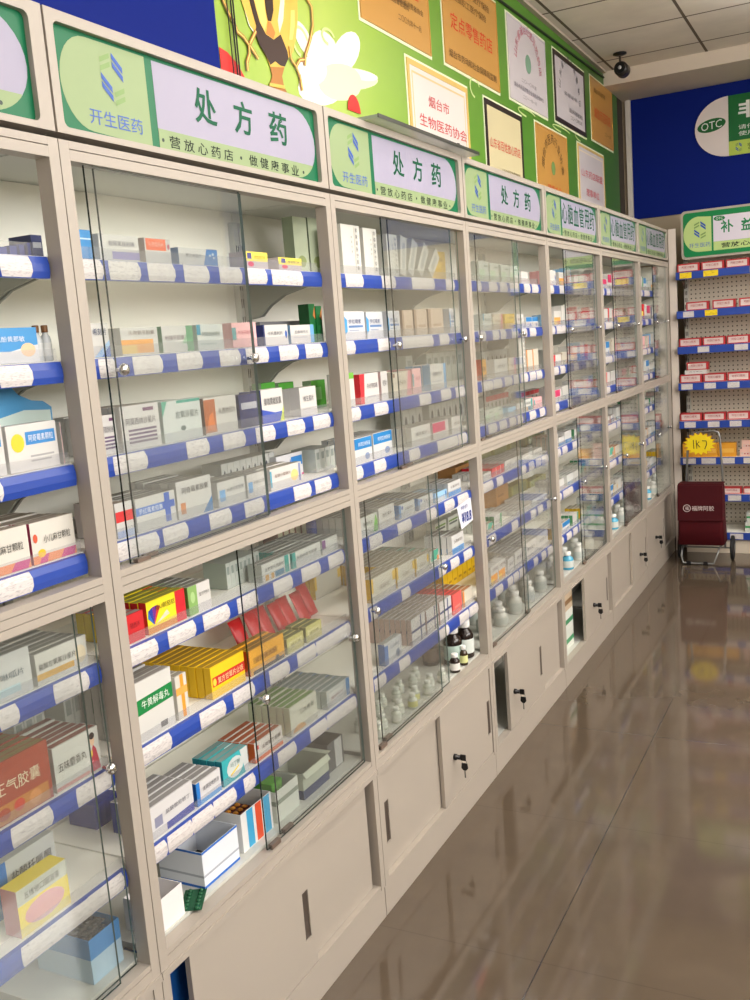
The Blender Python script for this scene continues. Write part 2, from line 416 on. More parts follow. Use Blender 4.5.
tro.build('printed_trophy', poster)
# black wires hanging on the wall beside the blue panel
for i, (y, lab) in enumerate(((2.165, 'thin black wire hanging down the poster beside the blue wall panel'), (2.186, 'thick black cable hanging down the poster across the trophy handle'), (2.198, 'black cable hanging down the poster, the one closest to the trophy cup'))):
    c = MB().tube([(WX + .018, y - .01, 3.48), (WX + .016, y, 3.0), (WX + .017, y + .006, 2.4)], 0.0018 if i == 0 else .0026, BLACK, 6).build('wall_cable')
    tag(c, lab.replace('closest', 'next'), 'cable', None)
c = MB().tube([(WX + .012, y, 3.395 + (y - 4.4) * .0245) for y in (3.0, 4.0, 5.0, 6.0, 6.88)], .007, mat('#1d2a1c', 0.5), 6).build('wall_cable')
tag(c, 'dark cable running along the poster just under the ceiling', 'cable')

# ------------------------------------------------------------------ certificates on the poster
def certificate(y0, y1, z0, z1, label, frame, paper, lines, border=0.012, rim=None, frame_top_only=False, seal=None, arc=None):
    t = thing('certificate', label, 'certificate', (WX + .0055, (y0 + y1) / 2, z0), 'certificates on the green poster')
    x = WX + .0055
    MB().box((x, y0 - .012, z0 - .012), (x + .002, y1 + .012, z1 + .012), mat('#e9f0cf', 0.5)).build('mount_board', t)
    MB().prism([(y0, z0), (y1, z0), (y1, z1), (y0, z1)], 'x', x + .002, x + .007, frame,
               holes=[[(y0 + border, z0 + border), (y0 + border, z1 - border), (y1 - border, z1 - border), (y1 - border, z0 + border)]]).build('frame', t)
    p = MB().box((x + .002, y0 + border, z0 + border), (x + .005, y1 - border, z1 - border), paper)
    if rim:
        p.prism([(y0 + border + .02, z0 + border + .02), (y1 - border - .02, z0 + border + .02), (y1 - border - .02, z1 - border - .02), (y0 + border + .02, z1 - border - .02)], 'x', x + .005, x + .0055, rim,
                holes=[[(y0 + border + .028, z0 + border + .028), (y0 + border + .028, z1 - border - .028), (y1 - border - .028, z1 - border - .028), (y1 - border - .028, z0 + border + .028)]])
    p.build('paper', t)
    w, h = y1 - y0, z1 - z0
    for s, cs, ct, ww, hh, col in lines:
        mb = MB(); put_text(mb, s, (x + .0062, y0 + w * cs, z0 + h * ct), RY, UZ, w * ww, h * hh, mat(col, 0.5), 0.0); mb.build('lettering', t)
    mb = MB()
    if arc:
        s, col, cy, cz, r, a0, a1, sz = arc
        for i, ch in enumerate(s):
            a = math.radians(a0 + (a1 - a0) * i / (len(s) - 1))
            rr = Vector((0, math.sin(a), -math.cos(a))); uu = Vector((0, math.cos(a), math.sin(a)))
            put_text(mb, ch, (x + .0062, y0 + w * cy + r * w * math.cos(a), z0 + h * cz + r * w * math.sin(a)), rr, uu, sz, sz, mat(col, 0.5))
        mb.build('arc_lettering', t)
    if seal:
        cy, cz, r, col = seal
        MB().prism(ell(y0 + w * cy, z0 + h * cz, r, r, 18), 'x', x + .0052, x + .006, mat(col, 0.5)).build('emblem', t)
GP = mat('#c59246', 0.38, 0.0, 0.5); WP = mat('#cbc5cb', 0.5); CP = mat('#d3c8a0', 0.5); GF = mat('#d9b868', 0.4); DF = mat('#2a1d1d', 0.4)
certificate(3.065, 3.725, 2.93, 3.36, 'gold certificate above the second header sign, topmost and cut by the photo edge', GP, GP,
            [('信', .62, .52, .1, .12, '#e8d020'), ('店', .80, .50, .08, .12, '#cf3a20'), ('烟台市食品药品监督管理局', .40, .33, .55, .06, '#5b3f20'), ('山东省消费者协会', .70, .36, .4, .06, '#5b3f20'), ('二〇〇九年十一月', .68, .20, .34, .06, '#5b3f20')], .008)
certificate(3.885, 4.61, 2.94, 3.37, 'gold certificate with large red characters in the upper row', GP, GP,
            [('烟台市基本医疗保险', .5, .86, .7, .08, '#6b4a24'), ('城镇职工医疗保险', .48, .73, .6, .08, '#6b4a24'), ('定点零售药店', .5, .47, .76, .17, '#d8301c'), ('烟台市劳动和社会保障局监制', .5, .13, .86, .08, '#4b3218')], .008)
certificate(4.775, 5.45, 2.95, 3.372, 'white certificate with round green emblem and arc of pink characters', WP, WP,
            [('二〇一〇年度', .5, .30, .4, .05, '#8a8590'), ('烟台市药品零售企业诚信经营单位', .5, .20, .78, .06, '#6f6a78'), ('二〇一一年一月', .5, .10, .36, .05, '#8a8590')], .01, None, seal=(.5, .55, .05, '#7da58c'), arc=('山东省诚信经营示范药店', '#c4607c', .5, .42, .34, 160, 15, .05))
certificate(5.615, 6.335, 2.968, 3.378, 'white certificate in a black frame in the upper row', DF, WP,
            [('荣誉证书', .5, .48, .4, .06, '#6a6a72'), ('烟台市消费者协会', .66, .27, .44, .07, '#44444c'), ('二〇一〇年三月', .66, .17, .38, .06, '#55555c')], .028, None, arc=('山东省消费者满意单位', '#55555e', .48, .42, .33, 165, 5, .045))
certificate(6.495, 7.115, 2.985, 3.395, 'gold certificate with blurred red line, beside the ceiling beam', GP, GP,
            [('烟台市药品零售', .4, .82, .5, .08, '#6b4a24'), ('诚信示范药店', .5, .46, .76, .17, '#d8441f'), ('二〇一一年', .72, .2, .3, .07, '#6b4a24')], .008)
certificate(3.455, 4.134, 2.47, 2.873, 'white gold-bordered certificate with two lines of red characters, above the grey sheet', GF, mat('#dcd6d2', 0.5),
            [('烟台市', .47, .66, .34, .12, '#cf2a36'), ('生物医药协会', .54, .44, .80, .125, '#cf2a36')], .022, mat('#dcc48c', 0.5))
certificate(4.365, 4.945, 2.46, 2.876, 'cream certificate in a black frame in the lower row', DF, CP,
            [('山东省百姓放心药店', .5, .52, .82, .12, '#d2332c'), ('山东省药品监督管理局', .62, .23, .5, .05, '#5a4a34')], .026)
certificate(5.195, 5.84, 2.44, 2.892, 'gold certificate with green oval emblem in the lower row', GP, GP,
            [('理事单位', .52, .24, .44, .12, '#cf4a1c')], .008, None, seal=(.5, .52, .04, '#6f8f52'), arc=('烟台市医药行业协会', '#4a3416', .5, .42, .33, 165, 15, .055))
certificate(6.10, 6.80, 2.45, 2.905, 'white certificate with two red lines in the lower row, above the fifth sign', GF, WP,
            [('山东药店联盟', .5, .62, .8, .11, '#cb3f4c'), ('理事单位', .5, .36, .5, .11, '#cb3f4c')], .015, mat('#e6d7c0', 0.5))

# ------------------------------------------------------------------ boards and signs
def brand_logo(mb, c, right, s):
    """four pairs of slanted bars around a centre; s: full height"""
    r = Vector(right); c = Vector(c)
    B1 = mat('#2c55ac', 0.4); G1 = mat('#7d9c5c', 0.4)
    def bar(x, y, w, h, k, m):
        pts = [(x, y), (x + w, y + k), (x + w, y + k + h), (x, y + h)]
        mb.raw([c + r * (p[0] * s) + Vector(UZ) * (p[1] * s) for p in pts], [(0, 1, 2, 3)], m)
    for d in (0, .15):
        bar(.03, .38 - d, .27, .11, -.22, B1)
        bar(-.30, -.02 - d, .27, .11, -.22, B1)
        bar(-.30, .24 - d + .02, .27, .09, .12, G1)
        bar(.03, -.40 - d + .10, .27, .09, .12, G1)
def header_sign(i, label, title, tw, faded=False):
    y0 = i + .003; y1 = i + .997; z0, z1 = 2.152, 2.367
    t = thing('header_sign', label, 'sign', (0, i + .5, z0), 'lit header signs on the cabinet row')
    fr = MB().prism([(y0, z0), (y1, z0), (y1, z1), (y0, z1)], 'x', -.012, 0.0, ENAMEL, holes=[rrect(y0 + .02, z0 + .012, y1 - .032, z1 - .02, .012)[::-1]])
    fr.box((-.12, y0, z0), (-.0121, y1, z1), ENAMEL)
    fr.build('sign_frame', t)
    x = -.0118
    GR = mat('#0a6a44', 0.38, 0, 0.3); LG = mat('#90a377', 0.38, 0, 0.3); LV = mat('#a09cb0', 0.38, 0, 0.3)
    a, b_, c, d = y0 + .02, z0 + .012, y1 - .032, z1 - .02
    f = MB().box((x - .003, a - .005, b_ - .005), (x, c + .005, d + .005), GR)
    cz = (b_ + d) / 2; hh = (d - b_) / 2
    dv = i + .275
    left = [(dv, b_ + .001)] + [(i + .105 + .075 * math.cos(t_), cz + hh * .93 * math.sin(t_)) for t_ in [math.radians(v) for v in range(270, 89, -12)]] + [(dv, d - .006)]
    left = [(p[0] + .008, p[1]) for p in left]
    f.prism(left, 'x', x, x + .0004, LG)
    s0 = i + .306; e = c - .109
    right = [(s0, b_ + .003), (e, b_ + .003)] + [(e + .103 * math.cos(t_), cz + hh * .95 * math.sin(t_)) for t_ in [math.radians(v) for v in range(-84, 91, 12)]] + [(s0, d - .008)]
    f.prism(right, 'x', x, x + .0004, LV)
    zz = b_ + .042
    band = [(s0, b_ + .003), (e, b_ + .003)] + [(e + .103 * math.cos(t_), cz + hh * .95 * math.sin(t_)) for t_ in [math.radians(v) for v in range(-84, -30, 9)]] + [(e + .083, zz), (s0, zz)]
    f.prism(band, 'x', x + .0005, x + .0009, LG)
    f.build('sign_face', t)
    lg = MB(); brand_logo(lg, (x + .0012, i + .180, 2.276), RY, .105); lg.build('logo', t)
    def line(*a):
        lt = MB(); put_text(lt, *a); lt.build('lettering', t)
    line('开生医药', (x + .0012, i + .180, 2.199), RY, UZ, .152, .029, mat('#3f62b4', 0.4))
    if len(title) == 3: cells = [(i + .480, .082), (i + .628, .078), (i + .781, .082)]
    else: cells = [(i + .355 + .104 * q, .090) for q in range(6)]
    for ch, (yy, ww) in zip(title, cells): line(ch, (x + .0012, yy, 2.277), RY, UZ, ww, .076 if len(title) == 3 else .098, mat('#06593c', 0.5, 0, 0.2), 0.018 if len(title) == 3 else 0.006)
    lt = MB()
    for word, ya, yb in (('营放心药店', .339, .570), ('做健康事业', .636, .864)):
        lt = MB()
        for q, ch in enumerate(word): put_text(lt, ch, (x + .0014, i + ya + .018 + (yb - ya - .036) * q / 4, 2.184), RY, UZ, .036, .025, mat('#16231d', 0.5, 0, 0.2), 0.006)
        lt.build('slogan_lettering', t)
    for yy in (.318, .603, .888): MB().prism(ell(i + yy, 2.184, .004, .004, 8), 'x', x + .0010, x + .0014, mat('#2a3b34', 0.4)).build('dot', t)
    return t
HS = ['white and green header sign cut off at the photo edge, closest to the camera', 'largest complete green header sign, first of those reading the prescription characters',
      'green header sign under the grey sheet, with three prescription characters', 'green header sign below the black-framed cream certificate, third with prescription characters',
      'first small header sign with six heart medicine characters', 'second small header sign with six heart medicine characters', 'last header sign of the row, beside the white corner panel']
HT = ['处方药', '处方药', '处方药', '处方药', '心脑血管用药', '心脑血管用药', '心脑血管用药']
for i in range(7):
    header_sign(i, HS[i].replace('closest to', 'next to'), HT[i], .40 if len(HT[i]) == 3 else .60)
# grey translucent sheet lying on the second header and overhanging it
t = thing('acrylic_sheet', 'flat grey translucent sheet lying on the second full header sign', 'sheet', (0, 2.65, 2.3685))
MB().box((-.10, 2.24, 2.3685), (.045, 3.06, 2.378), ACRYLIC).build('sheet', t)
MB().box((.0451, 2.24, 2.3685), (.0475, 3.06, 2.380), mat('#3a3a34', 0.3)).build('edge_strip', t)
MB().box((-.02, 2.90, 2.3785), (.03, 2.915, 2.392), BLACK).build('clip', t)
t = MB().prism(ell(2.955, 2.575, .05, .06, 18, 0, math.pi), 'x', WX + .008, WX + .0095, RED).build('red_paper_disc'); tag(t, 'red half-round paper peeping over the second header sign', 'decoration')

# OTC board on the far blue wall
otc = thing('wall_sign', 'white and green OTC board mounted on the far blue wall', 'sign', (.6, FARY - .02, 2.89))
Y = FARY - .0125
x0, x1, zb, zt = .135, 1.95, 2.885, 3.305
zc = (zb + zt) / 2; r = (zt - zb) / 2; xm = .135 + .236
cap = [(xm, zt)] + [(xm + .236 * math.cos(a), zc + r * math.sin(a)) for a in [math.radians(v) for v in range(96, 265, 8)]] + [(xm, zb)]
MB().prism(cap, 'y', Y - .012, Y, mat('#e6dcdc', 0.5)).build('white_cap', otc)
MB().box((xm + .001, Y - .012, zb + .10), (x1, Y, zt), mat('#0f6a34', 0.45)).build('green_panel', otc)
MB().box((xm + .001, Y - .012, zb), (x1, Y, zb + .0995), mat('#b6cf5a', 0.45)).build('lower_band', otc)
e = [(.253 + .10 * math.cos(a) , 3.118 + .046 * math.sin(a) + .012 * math.cos(a)) for a in [math.radians(v) for v in range(0, 360, 12)]]
MB().prism(e, 'y', Y - .0135, Y - .0121, mat('#12642f', 0.45)).build('oval_badge', otc)
W_ = mat('#e8ecea', 0.5)
def words(parent, *a):
    lt = MB(); put_text(lt, *a); lt.build('lettering', parent)
words(otc, 'OTC', (.253, Y - .0142, 3.118), (1, 0, .1), UZ, .145, .055, W_)
words(otc, '非处方药', (.80, Y - .0128, 3.195), RX, UZ, .72, .125, W_, 0.03)
words(otc, '请仔细阅读药品使用说明书并按说明书', (.94, Y - .0128, 3.075), RX, UZ, 1.00, .032, W_)
words(otc, '使用或在药师指导下购买和使用', (.86, Y - .0128, 3.03), RX, UZ, .84, .032, W_)
words(otc, '营放心药店·做健康事业', (.86, Y - .0128, zb + .05), RX, UZ, .72, .045, mat('#40502a', 0.5))
lg = MB(); brand_logo(lg, (.44, Y - .0128, zb + .05), RX, .07); lg.build('logo', otc)

# dome-less security camera under the ceiling
sc_ = thing('security_camera', 'small dark security camera hanging from the ceiling in front of the beam', 'camera', (-.187, 6.50, CEIL))
MB().lathe([(.045, -.001), (.045, -.010), (.02, -.018)], (-.187, 6.50, CEIL), BLACK, 16).build('ceiling_mount', sc_)
MB().tube([(-.187, 6.50, CEIL - .015), (-.187, 6.50, CEIL - .05), (-.175, 6.46, CEIL - .075)], .008, mat('#4a4038', 0.4), 8).build('bracket', sc_)
MB().lathe([(.002, -.05), (.04, -.05), (.046, -.03), (.046, .05), (.002, .06)], (-.16, 6.42, CEIL - .125), mat('#2c2724', 0.35), 18, 'y').build('camera_body', sc_)
MB().lathe([(.034, -.062), (.034, -.051)], (-.16, 6.42, CEIL - .125), BLACK, 18, 'y').build('lens_ring', sc_)
MB().lathe([(.001, -.068), (.012, -.064), (.012, -.0625)], (-.16, 6.42, CEIL - .125), mat('#b8b8b8', 0.1), 12, 'y').build('lens', sc_)

# ------------------------------------------------------------------ glass-fronted cabinets
ZC = [1.915, 1.725, 1.532, 1.360, 1.140, 0.925, 0.705]      # centres of the price strips
ZS = [1.937, 1.747, 1.554, 1.382, 1.162, 0.947, 0.727, 0.522]  # shelf surfaces, last one the cabinet floor
XB = -0.318
TAGS={
 (0, 0): [(0.857, 0.925)] ,
 (0, 1): [(0.821, 0.893)] ,
 (0, 2): [(0.786, 0.792)] ,
 (0, 3): [(0.755, 0.83)] ,
 (0, 4): [(0.719, 0.759), (0.847, 0.933)] ,
 (0, 5): [(0.709, 0.802), (0.868, 0.959)] ,
 (0, 6): [(0.694, 0.787), (0.782, 0.872), (0.861, 0.958)] ,
 (1, 0): [(0.049, 0.108), (0.129, 0.218), (0.246, 0.331), (0.366, 0.453), (0.498, 0.584), (0.614, 0.693), (0.72, 0.777), (0.777, 0.866)] ,
 (1, 1): [(0.068, 0.113), (0.167, 0.256), (0.31, 0.395), (0.466, 0.545), (0.574, 0.667), (0.723, 0.811), (0.852, 0.937)] ,
 (1, 2): [(0.076, 0.173), (0.31, 0.387), (0.446, 0.532), (0.583, 0.665), (0.727, 0.81), (0.86, 0.948)] ,
 (1, 3): [(0.059, 0.181), (0.2, 0.28), (0.364, 0.445), (0.505, 0.584), (0.731, 0.814), (0.841, 0.924)] ,
 (1, 4): [(0.056, 0.138), (0.178, 0.269), (0.302, 0.399), (0.436, 0.518), (0.595, 0.681), (0.732, 0.827), (0.877, 0.959)] ,
 (1, 5): [(0.052, 0.147), (0.253, 0.346), (0.382, 0.467), (0.539, 0.629), (0.674, 0.768), (0.774, 0.869), (0.869, 0.964)] ,
 (1, 6): [(0.051, 0.094), (0.101, 0.185), (0.188, 0.263), (0.267, 0.351), (0.389, 0.432), (0.542, 0.625), (0.702, 0.79), (0.796, 0.877), (0.877, 0.963)] ,
 (2, 0): [(0.108, 0.214), (0.343, 0.436), (0.565, 0.653), (0.653, 0.747), (0.854, 0.929)] ,
 (2, 1): [(0.067, 0.131), (0.284, 0.365), (0.461, 0.546), (0.546, 0.631), (0.631, 0.704), (0.765, 0.847)] ,
 (2, 2): [(0.072, 0.132), (0.227, 0.317), (0.561, 0.653), (0.746, 0.833), (0.881, 0.969)] ,
 (2, 3): [(0.073, 0.118), (0.197, 0.273), (0.451, 0.531), (0.685, 0.775), (0.775, 0.871), (0.88, 0.96)] ,
 (2, 4): [(0.129, 0.21), (0.325, 0.425), (0.555, 0.633), (0.713, 0.798), (0.836, 0.937)] ,
 (2, 5): [(0.098, 0.146), (0.319, 0.38), (0.623, 0.686), (0.733, 0.81), (0.86, 0.942)] ,
 (2, 6): [(0.087, 0.163), (0.265, 0.342), (0.594, 0.676), (0.782, 0.873), (0.883, 0.968)] ,
 (3, 0): [(0.161, 0.204), (0.293, 0.386), (0.422, 0.508), (0.546, 0.663), (0.731, 0.816), (0.844, 0.933)] ,
 (3, 1): [(0.148, 0.225), (0.305, 0.376), (0.4, 0.462), (0.538, 0.617), (0.657, 0.74), (0.782, 0.87)] ,
 (3, 2): [(0.148, 0.273), (0.284, 0.38), (0.417, 0.506), (0.531, 0.598), (0.625, 0.722), (0.75, 0.837), (0.852, 0.928)] ,
 (3, 3): [(0.197, 0.291), (0.327, 0.413), (0.451, 0.529), (0.555, 0.623), (0.721, 0.809), (0.869, 0.946)] ,
 (3, 4): [(0.096, 0.21), (0.257, 0.33), (0.562, 0.631), (0.674, 0.746), (0.775, 0.851), (0.866, 0.96)] ,
 (3, 5): [(0.128, 0.209), (0.407, 0.486), (0.667, 0.74), (0.77, 0.846), (0.909, 0.974)] ,
 (3, 6): [(0.172, 0.256), (0.319, 0.383), (0.396, 0.462), (0.476, 0.545), (0.674, 0.733), (0.794, 0.857), (0.888, 0.97)] ,
}
for c in range(4, 7):
    rr = random.Random(40 + c)
    for s in range(7):
        y = .06 + rr.random() * .08; l = []
        while y < .88:
            l.append((y, y + .085)); y += .085 + rr.choice([.004, .03, .03, .06, .1, .16])
        TAGS[(c, s)] = l
for s in range(7):   # the near part of the cut-off cabinet, outside the frame
    TAGS[(0, s)] = [(.12, .205), (.3, .385), (.52, .605)] + TAGS[(0, s)]
# (y0, y1) of the outer and the inner pane above and below, and of the steel doors ('f' front track, 'b' rear track), with pull and lock
PANES = {0: ((.04, .50), (.06, .53), (.40, .898), (.455, .957)), 1: ((.07, .578), (.108, .60), (.43, .955), (.508, .967)), 2: ((.325, .87), (.393, .965), (.04, .545), (.10, .635)),
         3: ((.04, .55), (.145, .645), (.035, .52), (.505, .965)), 4: ((.30, .87), (.385, .965), (.416, .93), (.514, .966)), 5: ((.30, .87), (.408, .966), (.394, .90), (.472, .966)), 6: ((.47, .94), (.547, .966), (.42, .92), (.48, .966))}
DOORS = {0: (('b', .04, .5, .09, None), ('f', .487, .975, .94, .56)), 1: (('f', .095, .60, .563, None), ('b', .57, .955, None, None)), 2: (('b', .032, .50, .084, None), ('f', .487, .968, .945, .588)),
         3: (('f', .19, .665, .622, .25), ('b', .64, .962, None, None)), 4: (('f', .395, .90, .868, .562), ('b', .46, .96, None, None)), 5: (('b', .075, .54, None, None), ('f', .528, .968, .94, .75)), 6: (('f', .035, .62, .565, .27), ('b', .60, .965, None, None))}
CN = ['cut-off cabinet', 'first full cabinet', 'second full cabinet', 'third full cabinet', 'fourth full cabinet', 'fifth full cabinet', 'sixth full cabinet']
CL = ['white glass-fronted medicine cabinet cut off by the photo edge, open upper front', 'largest complete white medicine cabinet, first with a fully visible header sign', 'white medicine cabinet under the second full sign and the grey sheet, holding brown bottles',
      'white medicine cabinet under the third full sign, partly open rear-lit upper shelves', 'white medicine cabinet whose steel base doors stand half open, showing cartons', 'white medicine cabinet fifth from the full-signed first, before the last',
      'last white medicine cabinet of the row, beside the white corner panel']
CL[3] = 'white medicine cabinet under the third full sign, with the dark slot in its base'
def strip_profile(zc, lift=0.0):
    # slightly bulging price rail, leaning outwards at its foot
    return [(-.040 + lift, zc + .020), (-.0325 + lift, zc + .019), (-.0290 + lift, zc + .006), (-.0285 + lift, zc - .008), (-.0310 + lift, zc - .020)]
def price_tag(p, c, y0, y1, zc, m, tilt):
    pr = strip_profile(zc, .0007)[1:]
    pr = [(a, max(min(b, zc + .0185), zc - .0185)) for a, b in pr]
    mb = MB(); n = 3
    bow = .004
    cols = [y0, y0 + (y1 - y0) / 3, y0 + 2 * (y1 - y0) / 3, y1]
    vs = []
    for k, y in enumerate(cols):
        for q, (x, z) in enumerate(pr):
            sh = (-bow if k == 3 else bow if k == 0 else 0) * (1 if q in (1, 2) else 0)
            vs.append((x, c + y - (sh if k == 3 else sh) * (1), z + tilt * (y - y0)))
    fs = []
    for k in range(3):
        for q in range(3):
            fs.append((k * 4 + q, (k + 1) * 4 + q, (k + 1) * 4 + q + 1, k * 4 + q + 1))
    mb.raw(vs, fs, m)
    # paper thickness: back faces
    mb.raw([(x - .0004, y, z) for x, y, z in vs], [f[::-1] for f in fs], m)
    return mb.build('price_tag', p)
def knob(mb, x, y, z):
    mb.lathe([(.004, 0), (.004, .012), (.0105, .015), (.0125, .020), (.0105, .026), (.004, .029)], (x, y, z), CHROME, 14, 'x')
def pane(t, name, x, y0, y1, z0, z1, ky, kz):
    mb = MB()
    n = len(mb.f)
    mb.box((x - .0045, y0, z0), (x, y1, z1), EDGE)
    g = mb.mi(GLASS)
    # faces 3 and 5 are the two large sides
    mb.m[3] = g; mb.m[5] = g; mb.m[4] = mb.mi(EDGE_LIT)
    o = mb.build(name, t)
    if ky is not None:
        k = MB(); knob(k, x + .0003, ky, kz); k.build('knob', o)
    f = MB()
    f.box((x - .008, y0 + .015, z0 - .006), (x + .004, y0 + .055, z0 + .006), mat('#6b5b50', 0.4))
    f.build('runner', o)
    return o
def cabinet(i):
    c = float(i)
    t = thing('display_cabinet', CL[i], 'cabinet', (0, c + .5, 0), 'glass-fronted cabinets along the wall')
    fr = MB()
    for a, b in ((.0012, .026), (.974, .9988)):
        fr.box((-.034, c + a, .1), (0, c + b, 2.14), ENAMEL)
    def rail(bars):
        for z0, z1, x in bars: fr.box((-.034, c + .0262, z0), (x, c + .9738, z1), ENAMEL)
    rail(((2.126, 2.14, 0), (2.1245, 2.1255, -.004), (2.105, 2.124, 0)))
    rail(((1.285, 1.3005, 0), (1.3005, 1.302, -.004), (1.302, 1.318, 0), (1.318, 1.3195, -.004), (1.3195, 1.333, 0)))
    rail(((.502, .514, -.001), (.5005, .502, -.005), (.478, .5005, .0)))
    fr.box((-.034, c + .0012, .462), (.004, c + .9988, .4775), ENAMEL)
    fr.box((-.034, c + .0262, .1), (-.002, c + .9738, .113), ENAMEL)
    fr.build('frame', t)
    k = MB(); k.box((-.03, c + .002, 0.001), (-.004, c + .998, .099), ENAMEL); k.build('kick_plate', t)
    b = MB(); b.box((-.335, c + .004, .1), (-.325, c + .996, 2.13), INNER); b.build('back_panel', t)
    MB().box((-.335, c + .003, 2.1305), (-.0345, c + .997, 2.14), INGREY).build('top_panel', t)
    MB().box((-.324, c + .012, .505), (-.036, c + .988, .520), INGREY).build('cabinet_floor', t)
    MB().box((-.324, c + .012, .100), (-.036, c + .988, .112), INGREY).build('base_floor', t)
    if i == 6: MB().box((-.324, c + .987, .114), (-.0345, c + .997, 2.12), INNER).build('side_panel', t)
    # slotted uprights at the back
    for a in (.003, .962 if i == 6 else .975):
        u = MB().box((-.3245, c + a, .53), (-.306, c + a + .022, 2.10), INGREY)
        for n in range(30):
            z = .56 + n * .05
            for d in (.004, .013):
                u.raw([(-.3057, c + a + d, z), (-.3057, c + a + d + .004, z), (-.3057, c + a + d + .004, z + .026), (-.3057, c + a + d, z + .026)], [(0, 1, 2, 3)], SLOT)
        u.build('slotted_upright', t)
    for s in range(7):
        zc, zs = ZC[s], ZS[s]
        sh = MB().box((-.305, c + .003, zs - .014), (-.042, c + (.985 if i == 6 else .997), zs - .001), INNER)
        shelf = sh.build('shelf', t)
        st = MB(); pr = strip_profile(zc)
        st.prism(pr + [(-.043, zc - .020), (-.043, zc + .020)], 'y', c + .030, c + .970, BLUE); st.build('price_strip', shelf)
        g = MB().box((-.0408, c + .031, zc + .0205), (-.0395, c + .969, zc + .044), CLEAR); g.build('front_guard', shelf)
        for a in (.004, .979 if i == 6 else .990):
            pts = [(-.304, zs - .016), (-.046, zs - .016), (-.046, zs - .028), (-.10, zs - .036), (-.17, zs - .052), (-.22, zs - .078), (-.25, zs - .105), (-.304, zs - .112)]
            MB().prism(pts, 'y', c + a, c + a + .006, BRACK).build('bracket', shelf)
        rr = random.Random(i * 10 + s)
        for y0, y1 in TAGS[(i, s)]:
            price_tag(shelf, c, max(y0, .033) + .0015, min(y1, .967) - .0015, zc, TAGPAPER, rr.uniform(-.012, .012))
    P = PANES[i]
    kz = {0: (1.72, .96), 1: (1.72, .905)}.get(i, (1.72, .95))
    pane(t, 'glass_pane', -.010, c + P[0][0], c + P[0][1], 1.335, 2.104, c + P[0][0] + .022, kz[0])
    pane(t, 'glass_pane', -.021, c + P[1][0], c + P[1][1], 1.335, 2.104, c + P[1][1] - .035, kz[0])
    pane(t, 'glass_pane', -.010, c + P[2][0], c + P[2][1], .5215, 1.284, c + P[2][0] + .028, kz[1])
    pane(t, 'glass_pane', -.021, c + P[3][0], c + P[3][1], .5215, 1.284, c + P[3][1] - .022, kz[1])
    for tr, y0, y1, pl, lk in DOORS[i]:
        x = -.003 if tr == 'f' else -.0205
        m = MB()
        z0, z1 = .1145, .461
        holes = []
        if pl is not None:
            holes = [[(c + pl - .014, .20), (c + pl - .014, .335), (c + pl + .014, .335), (c + pl + .014, .20)]]
        m.prism([(c + y0, z0), (c + y1, z0), (c + y1, z1), (c + y0, z1)], 'x', x - .014, x, ENAMEL, holes=holes)
        d = m.build('base_door', t)
        if pl is not None:
            MB().box((x - .0138, c + pl - .0139, .2005), (x - .003, c + pl + .0139, .3345), mat('#4d433c', 0.4)).build('recessed_pull', d)
        if lk is not None:
            l = MB().lathe([(.011, .0002), (.011, .010), (.008, .011), (.008, .024)], (x, c + lk, .262), BLACK, 14, 'x')
            l.box((x + .0245, c + lk - .002, .252), (x + .044, c + lk + .002, .274), BLACK)
            l.build('lock', d)
            kk = MB().tube([(x + .036 + .009 * math.cos(a), c + lk + .004, .246 + .009 * math.sin(a)) for a in [v * math.pi / 6 for v in range(13)]], .0012, STEEL, 6, False)
            kk.prism([(x + .026, .240), (x + .047, .240), (x + .049, .222), (x + .042, .214), (x + .031, .214), (x + .024, .222)], 'y', c + lk + .002, c + lk + .006, BLACK)
            kk.box((x + .034, c + lk + .003, .186), (x + .039, c + lk + .005, .2139), STEEL)
            kk.build('hanging_key', d)
    return t
for i in range(7): cabinet(i)
t = thing('corner_panel', 'tall narrow white panel closing the corner after the last cabinet', 'panel', (.03, 7.01, 0))
MB().box((.004, 7.004, 0.001), (.056, 7.016, 2.370), mat('#d6ccc2', 0.45)).build('panel_sheet', t)
MB().box((.004, 7.0165, 0.001), (.014, 7.24, 2.370), mat('#d6ccc2', 0.45)).build('side_return', t)

